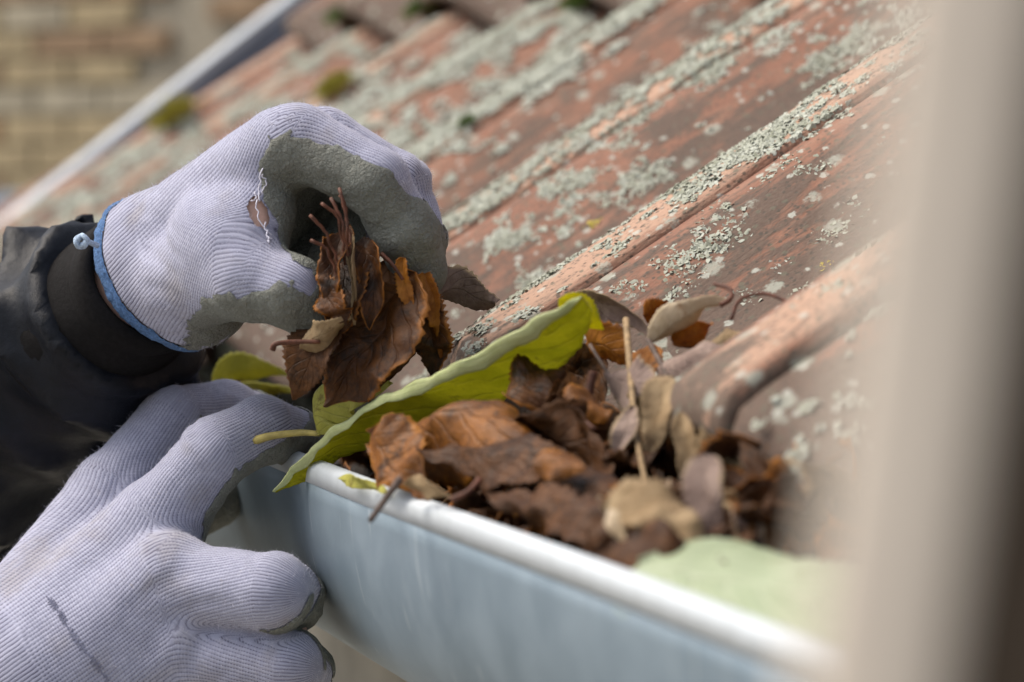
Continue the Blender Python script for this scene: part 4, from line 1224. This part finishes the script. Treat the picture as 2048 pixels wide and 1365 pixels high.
leaf('broad mauve brown leaf with beige rim under the boat shaped leaf', 'l_mauve', [(1325, 745, 978), (1385, 712, 970), (1455, 690, 968)], 12, 12, (.15, -.65, .75), fold=-8, curl=-46, crump=1.8, wav=1.2)
leaf('tan leaf curling at the right end of the pile on the tile', 'l_tan', [(1400, 700, 985), (1450, 672, 980), (1482, 660, 980)], 6, 6, (.2, -.7, .7), fold=-10, curl=-40, crump=1.5)
leaf('orange leaf glowing behind the boat shaped leaf', 'l_orange', [(1285, 630, 1026), (1320, 628, 1024), (1372, 640, 1020)], 7, 7, (0, .8, .6), crump=2, fold=10, serr=.16)
leaf('orange leaf under the grey mauve leaf', 'l_orange', [(1165, 690, 1032), (1210, 690, 1026), (1258, 720, 1022)], 9, 8, (.1, .8, .55), crump=3, fold=12, serr=.16)
leaf('orange leaf standing behind the thin upright stalks', 'l_orange', [(1295, 680, 1012), (1285, 740, 1006), (1288, 810, 1004)], 7, 6, (.9, .1, .4), crump=3, fold=12, serr=.16)
leaf('orange brown leaf lying below the boat shaped leaf', 'l_orange', [(1345, 690, 1000), (1390, 672, 995), (1430, 650, 995)], 5, 5, (.1, .8, .5), crump=1.5, fold=10)
leaf('tan leaf hanging upright with a ragged foot beside the tile end', 'l_tan', [(1332, 755, 935), (1318, 830, 925), (1300, 905, 922)], 5.6, 6.4, (.95, .1, .3), crump=1.6, fold=14, curl=14, serr=.2, shape=(.6, .6))
leaf('narrow tan leaf hanging close to the tile end', 'l_tan', [(1362, 820, 908), (1376, 890, 902), (1362, 960, 900)], 4, 4.4, (.95, 0, .3), crump=1.5, fold=16, curl=18)
leaf('mauve brown leaf with toothed edge standing against the tile end', 'l_mauve', [(1408, 912, 845), (1412, 1000, 836), (1425, 1090, 834)], 6.2, 6.8, (.95, .1, .3), crump=1.5, fold=10, serr=.15, shape=(.6, .7))
leaf('broad tan leaf lying low in the gutter near the pale green leaf', 'l_tan', [(1215, 1015, 838), (1290, 1010, 826), (1360, 1050, 818), (1425, 1115, 812)], 8, 10, (.1, -.7, .7), fold=-4, curl=-12, crump=3.0, wav=1.8, serr=.16, shape=(.6, .6), n=40)
leaf('pale tan leaf scrap at the left of the broad tan leaf', 'l_beige', [(1238, 985, 842), (1232, 1040, 832), (1250, 1085, 826)], 3.2, 3.4, (.95, .1, .3), crump=1.2, fold=12)
leaf('brown leaf standing between the upright stalks and the dark hollow', 'l_mauve', [(1262, 810, 945), (1250, 870, 935), (1240, 930, 930)], 4, 4.5, (.95, 0, .3), crump=2, fold=20)
leaf('dark leaf lying low in the gutter under the broad tan leaf', 'l_dark', [(1180, 1090, 830), (1290, 1110, 812), (1400, 1140, 800)], 12, 10, (.1, -.7, .7), crump=5, wav=2, fold=-6, curl=-20)
leaf('large pale green leaf underside lying over the near end of the gutter', 'l_pale2', [LIP*[1, 0, 1]+[.014, .745, .002], LIP*[1, 0, 1]+[.026, .715, .002], LIP*[1, 0, 1]+[.032, .665, .003], LIP*[1, 0, 1]+[.034, .56, .002]], 27, 26, (.90, .28, -.32), fold=2, curl=-8, wav=1.4, crump=1.4, serr=.06, shape=(.62, .6), n=44, m=9, name='leaf')
leaf('torn brown leaf leaning against the underside of the green leaf', 'l_rust', [(1010, 800, 1000), (1060, 765, 1000), (1130, 745, 1000)], 11, 13, (.1, -.8, .6), crump=3.5, fold=-8, curl=-20, serr=.2, wav=2)
leaf('shaded brown leaf wedged between orange leaf and tile end', 'l_mauve', [(1215, 745, 985), (1255, 770, 975), (1320, 770, 965)], 10, 12, (.1, -.8, .6), crump=3, fold=-8, curl=-24, serr=.18, wav=1.6)
leaf('crumpled rust leaf in front of the upright red stalk', 'l_rust2', [(1105, 830, 965), (1150, 810, 960), (1225, 835, 955)], 8, 10, (.1, -.7, .7), crump=3, fold=-8, curl=-30, serr=.2, wav=1.6)
leaf('small orange leaf scrap lying on the dark sagging leaf', 'l_rust2', [(1060, 930, 905), (1110, 925, 900), (1170, 950, 893)], 6, 7, (.1, -.7, .7), crump=2.5, fold=-6, curl=-30, serr=.2)
leaf('yellow green leaf corner showing beyond the end of the folded leaf', 'l_green', [(1120, 600, 1000), (1165, 625, 1000), (1205, 660, 1004)], 6, 8, (.5, .7, .5), crump=1.2, fold=8, serr=.1)
twig('leaf_stalk', 'upright red brown stalk with pale top standing in the dark hollow', [(1187, 742, 985), (1178, 800, 985), (1186, 855, 985)], .0016, .0013, 'stem', 'stalk')
twig('leaf_stalk', 'long thin tan stalk leaning upright in the middle of the pile', [(1252, 640, 1015), (1262, 760, 975), (1272, 860, 945), (1292, 975, 905)], .0013, .0009, 'stem_pale', 'stalk', 20)
twig('leaf_stalk', 'long grey stalk running down past the orange leaf', [(1296, 680, 1000), (1330, 745, 975), (1345, 800, 950), (1352, 850, 930)], .0011, .0008, 'stem_grey', 'stalk', 20)
twig('leaf_stalk', 'thin brown stalk crossing the dark hollow', [(1180, 690, 1010), (1230, 770, 990), (1270, 830, 975)], .0007, .0006, 'stem_grey', 'stalk', 16)
twig('leaf_stalk', 'reddish stalk lying slanted across the wet brown leaves', [(1110, 795, 968), (1150, 825, 958), (1190, 860, 948)], .0008, .0006, 'stem', 'stalk', 16)
twig('leaf_stalk', 'thin rust coloured stalk arching over the tile right of the pile', [(1462, 640, 985), (1480, 600, 990), (1530, 588, 990), (1580, 606, 985)], .0007, .0006, 'stem', 'stalk', 18)
twig('twig', 'short grey twig hanging over the gutter lip', [(800, 958, 948), (775, 992, 944), (740, 1042, 938)], .0014, .0010, 'stem_grey', 'twig', 12)
twig('twig', 'thin dark twig crossing the gutter lip below the green leaf', [(560, 968, 1105), (620, 945, 1100), (680, 930, 1085)], .0006, .0005, 'stem_grey', 'twig', 12)
twig('twig', 'pinkish twig end poking out beside the tan scrap', [(900, 1000, 925), (935, 985, 925), (960, 960, 930)], .0009, .0012, 'stem', 'twig', 12)

# --- wet litter filling the gutter, nobody could count it
V, F, UV, MI = [], [], [], []
def topx(w_):
    r_ = w_-CAM; dd = r_@FWD
    return (W/2+FPX*(r_@RGT)/dd, H/2-FPX*(r_@UPV)/dd, dd*1000)
for i in range(520):
    y = rng.uniform(0.56, 1.75) if i % 4 == 0 else rng.uniform(0.66, 1.08)
    xo = rng.uniform(0.016, 0.104)
    hump = math.exp(-((y-0.86)/0.17)**2)
    top_ = -0.010+hump*0.046*min(1, max(0, (xo-0.008)/0.075))
    z = LIP[2]+top_-rng.uniform(0.0, 0.020)
    c = np.array([LIP[0]+xo, y, z]); a = rng.uniform(0, 6.28); L = rng.uniform(.008, .019)
    d = np.array([math.cos(a)*0.8, math.sin(a), rng.uniform(-.7, .7)])
    c0 = [c-d*L, c+np.array([0, 0, rng.uniform(0, .004)]), c+d*L]
    for q in c0: q[0] = max(q[0], LIP[0]+0.013)
    sv = (math.cos(a+1.6), rng.uniform(-.9, .9), math.sin(a+1.6))
    v, f, uv = leaf_data([topx(q) for q in c0], rng.uniform(4, 10), rng.uniform(4, 10), sv, sv, crump=rng.uniform(1.0, 2.6), fold=rng.uniform(-10, 40), curl=rng.uniform(-20, 50), wav=1.5, n=14, m=4, seed=i*0.77, serr=.16, shape=(rng.uniform(.6, 1.1), .7))
    for q in v: q[0] = max(q[0], LIP[0]+0.010)
    b = len(V); V += v; UV += uv; F += [tuple(k+b for k in q) for q in f]
    MI += [int(rng.choice([0, 0, 0, 0, 0, 1, 1, 1, 2, 3, 4]))]*len(f)
def in_gutter(V, r=GR_-0.004):
    out = []
    for v in V:
        dx, dz = v[0]-cxg, v[2]-czg
        q = math.hypot(dx, dz/GDEEP)
        if dz < 0 and q > r: v = np.array([cxg+dx*r/q, v[1], czg+dz*r/q])
        out.append(v)
    return out
V = in_gutter(V)
o = mesh_obj('leaf_litter', V, F, M['l_dark']); set_uv(o, UV)
for k in ('l_rust', 'l_mauve', 'l_rust2', 'l_tan'): o.data.materials.append(M[k])
o.data.polygons.foreach_set('material_index', MI)
md = o.modifiers.new('thickness', 'SOLIDIFY'); md.thickness = 0.0003
tag(o, 'dark wet rotting leaf litter filling the zinc gutter', 'leaf litter', None, 'stuff')
V, F = [], []
ny, nx = 160, 14
for i in range(ny+1):
    y = gy0+0.02+(gy1-gy0-0.04)*i/ny
    for j in range(nx+1):
        x = LIP[0]+0.004+(0.116)*j/nx
        q = Vector((x*40, y*40, 0.3))
        zb = LIP[2]-0.036+0.014*j/nx+0.010*mnoise.noise(q)+0.006*mnoise.noise(q*3)
        V.append(in_gutter([np.array([x, y, zb])])[0])
for i in range(ny):
    for j in range(nx):
        a = i*(nx+1)+j; F.append((a, a+1, a+nx+2, a+nx+1))
M['sludge'] = m_plain('dark_wet_leaf_sludge', (0.03, 0.02, 0.013), 0.5, 0, 0.5, 150, 0.9, 0.004)
o = mesh_obj('leaf_sludge', V, F, M['sludge']); tag(o, 'black wet sludge under the leaves in the gutter', 'sludge', None, 'stuff')
# ------------------------------------------------------------------ background
ux, uy, uz = nrm(np.array([RGT[0], RGT[1], 0])), nrm(np.array([FWD[0], FWD[1], 0])), np.array([0, 0, 1.])
WC = P(280, 200, 7400)
ux_, uy_ = ux, uy
ux, uy = nrm(ux_*math.cos(0.62)-uy_*math.sin(0.62)), nrm(uy_*math.cos(0.62)+ux_*math.sin(0.62))
wall = empty('brick_wall', (WC[0], WC[1], 0))
tag(wall, 'blurred tan brick wall in the distance beyond the roof verge', 'wall')
V, F = box_data(np.array([WC[0], WC[1], 2.35])+uy*0.08-ux*0.6, ux, uy, uz, 3.4, 0.075, 2.35)
o = mesh_obj('mortar_core', V, F, M['mortar'], wall, smooth=False)
BW, BH, CH, CW = 0.232, 0.063, 0.0755, 0.245
bverts, bfaces = [], []
bm = bmesh.new(); bmesh.ops.create_cube(bm, size=1.0); bmesh.ops.scale(bm, vec=(BW, 0.04, BH), verts=bm.verts)
bmesh.ops.bevel(bm, geom=bm.edges[:], offset=0.003, segments=1, affect='EDGES')
bmes = {}
for kx in 'abcd':
    me = bpy.data.meshes.new('brick'); bm.to_mesh(me); me.materials.append(M['brick_'+kx]); bmes[kx] = me
bm.free()
rowtone = {}
ang = math.atan2(ux[1], ux[0])
for r in range(-5, 10):
    for c in range(-4, 5):
        xx = c*CW+(0.1225 if r % 2 else 0)
        zz = r*CH
        k = rng.choice(list('aaaabbbd'))
        if r in (4,): k = rng.choice(list('ddca'))
        if r in (2, -1): k = rng.choice(list('cabad'))
        if abs(xx-0.155) < 0.10 and r > 0 and c == (0 if r % 2 else 1): continue
        o = bpy.data.objects.new('brick', bmes[k]); COL.objects.link(o); o.parent = wall
        q = WC+ux*xx+uz*zz+uy*(rng.uniform(-.002, .002))
        o.location = (q[0]-WC[0], q[1]-WC[1], q[2])
        o.rotation_euler = (0, 0, ang)

ux, uy = ux_, uy_
# bin: rounded blue-grey container standing against the wall
bc = P(20, 470, 6600)
binr = empty('bin', (bc[0], bc[1], 0))
tag(binr, 'blurred blue grey rounded bin at the left edge before the brick wall', 'bin')
top = bc[2]+0.10
pr = [(0.0, 0.02), (0.20, 0.02), (0.215, 0.05), (0.235, top*0.5), (0.25, top-0.12)]
def lathe(name, prf, c, mat, parent, seg=40):
    V, F = [], []
    for (r, z) in prf:
        for k in range(seg):
            a = 2*math.pi*k/seg; V.append((c[0]+r*math.cos(a), c[1]+r*math.sin(a), z))
    for i in range(len(prf)-1):
        for k in range(seg):
            k2 = (k+1) % seg; F.append((i*seg+k, i*seg+k2, (i+1)*seg+k2, (i+1)*seg+k))
    return mesh_obj(name, V, F, mat, parent)
lathe('body', pr, bc, M['bin'], binr)
lathe('lid', [(0.262, top-0.12), (0.265, top-0.09), (0.24, top-0.05), (0.15, top-0.012), (0.0, top)], bc, M['bin'], binr)

# upright post right in front of the lens
pb = P(1838, 682, 245)
post = empty('upright_post', (pb[0], pb[1], 0))
tag(post, 'blurred beige upright post close to the camera at the right edge', 'post')
px_, py_ = ux*math.cos(0.30)+uy*math.sin(0.30)*1, None
fx = nrm(ux*0.97-uy*0.24); fy = nrm(np.cross(uz, fx))
V, F = [], []
sec = []
hw, hd, rr = 0.0066, 0.012, 0.0025
for (sx, sy, a0) in ((1, -1, -90), (1, 1, 0), (-1, 1, 90), (-1, -1, 180)):
    for k in range(5):
        a = rad(a0+90*k/4); sec.append((sx*(hw-rr)+rr*math.cos(a), sy*(hd-rr)+rr*math.sin(a)))
ns = len(sec)
for z in np.linspace(0, 3.6, 40):
    for (x, y) in sec: V.append(np.array([pb[0], pb[1], 0])+fx*(x+(z-pb[2])*0.13)+fy*(y+hd)+uz*z)
for i in range(39):
    for k in range(ns): F.append((i*ns+k, i*ns+(k+1) % ns, (i+1)*ns+(k+1) % ns, (i+1)*ns+k))
F.append(tuple(39*ns+k for k in range(ns)))
mesh_obj('shaft', V, F, M['post'], post)
# strip along the post's right edge, its shade put into a dark colour
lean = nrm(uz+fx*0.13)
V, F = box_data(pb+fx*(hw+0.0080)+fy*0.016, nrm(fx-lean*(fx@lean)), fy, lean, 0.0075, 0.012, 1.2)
mesh_obj('shaded_side', V, F, M['postside'], post, smooth=False)
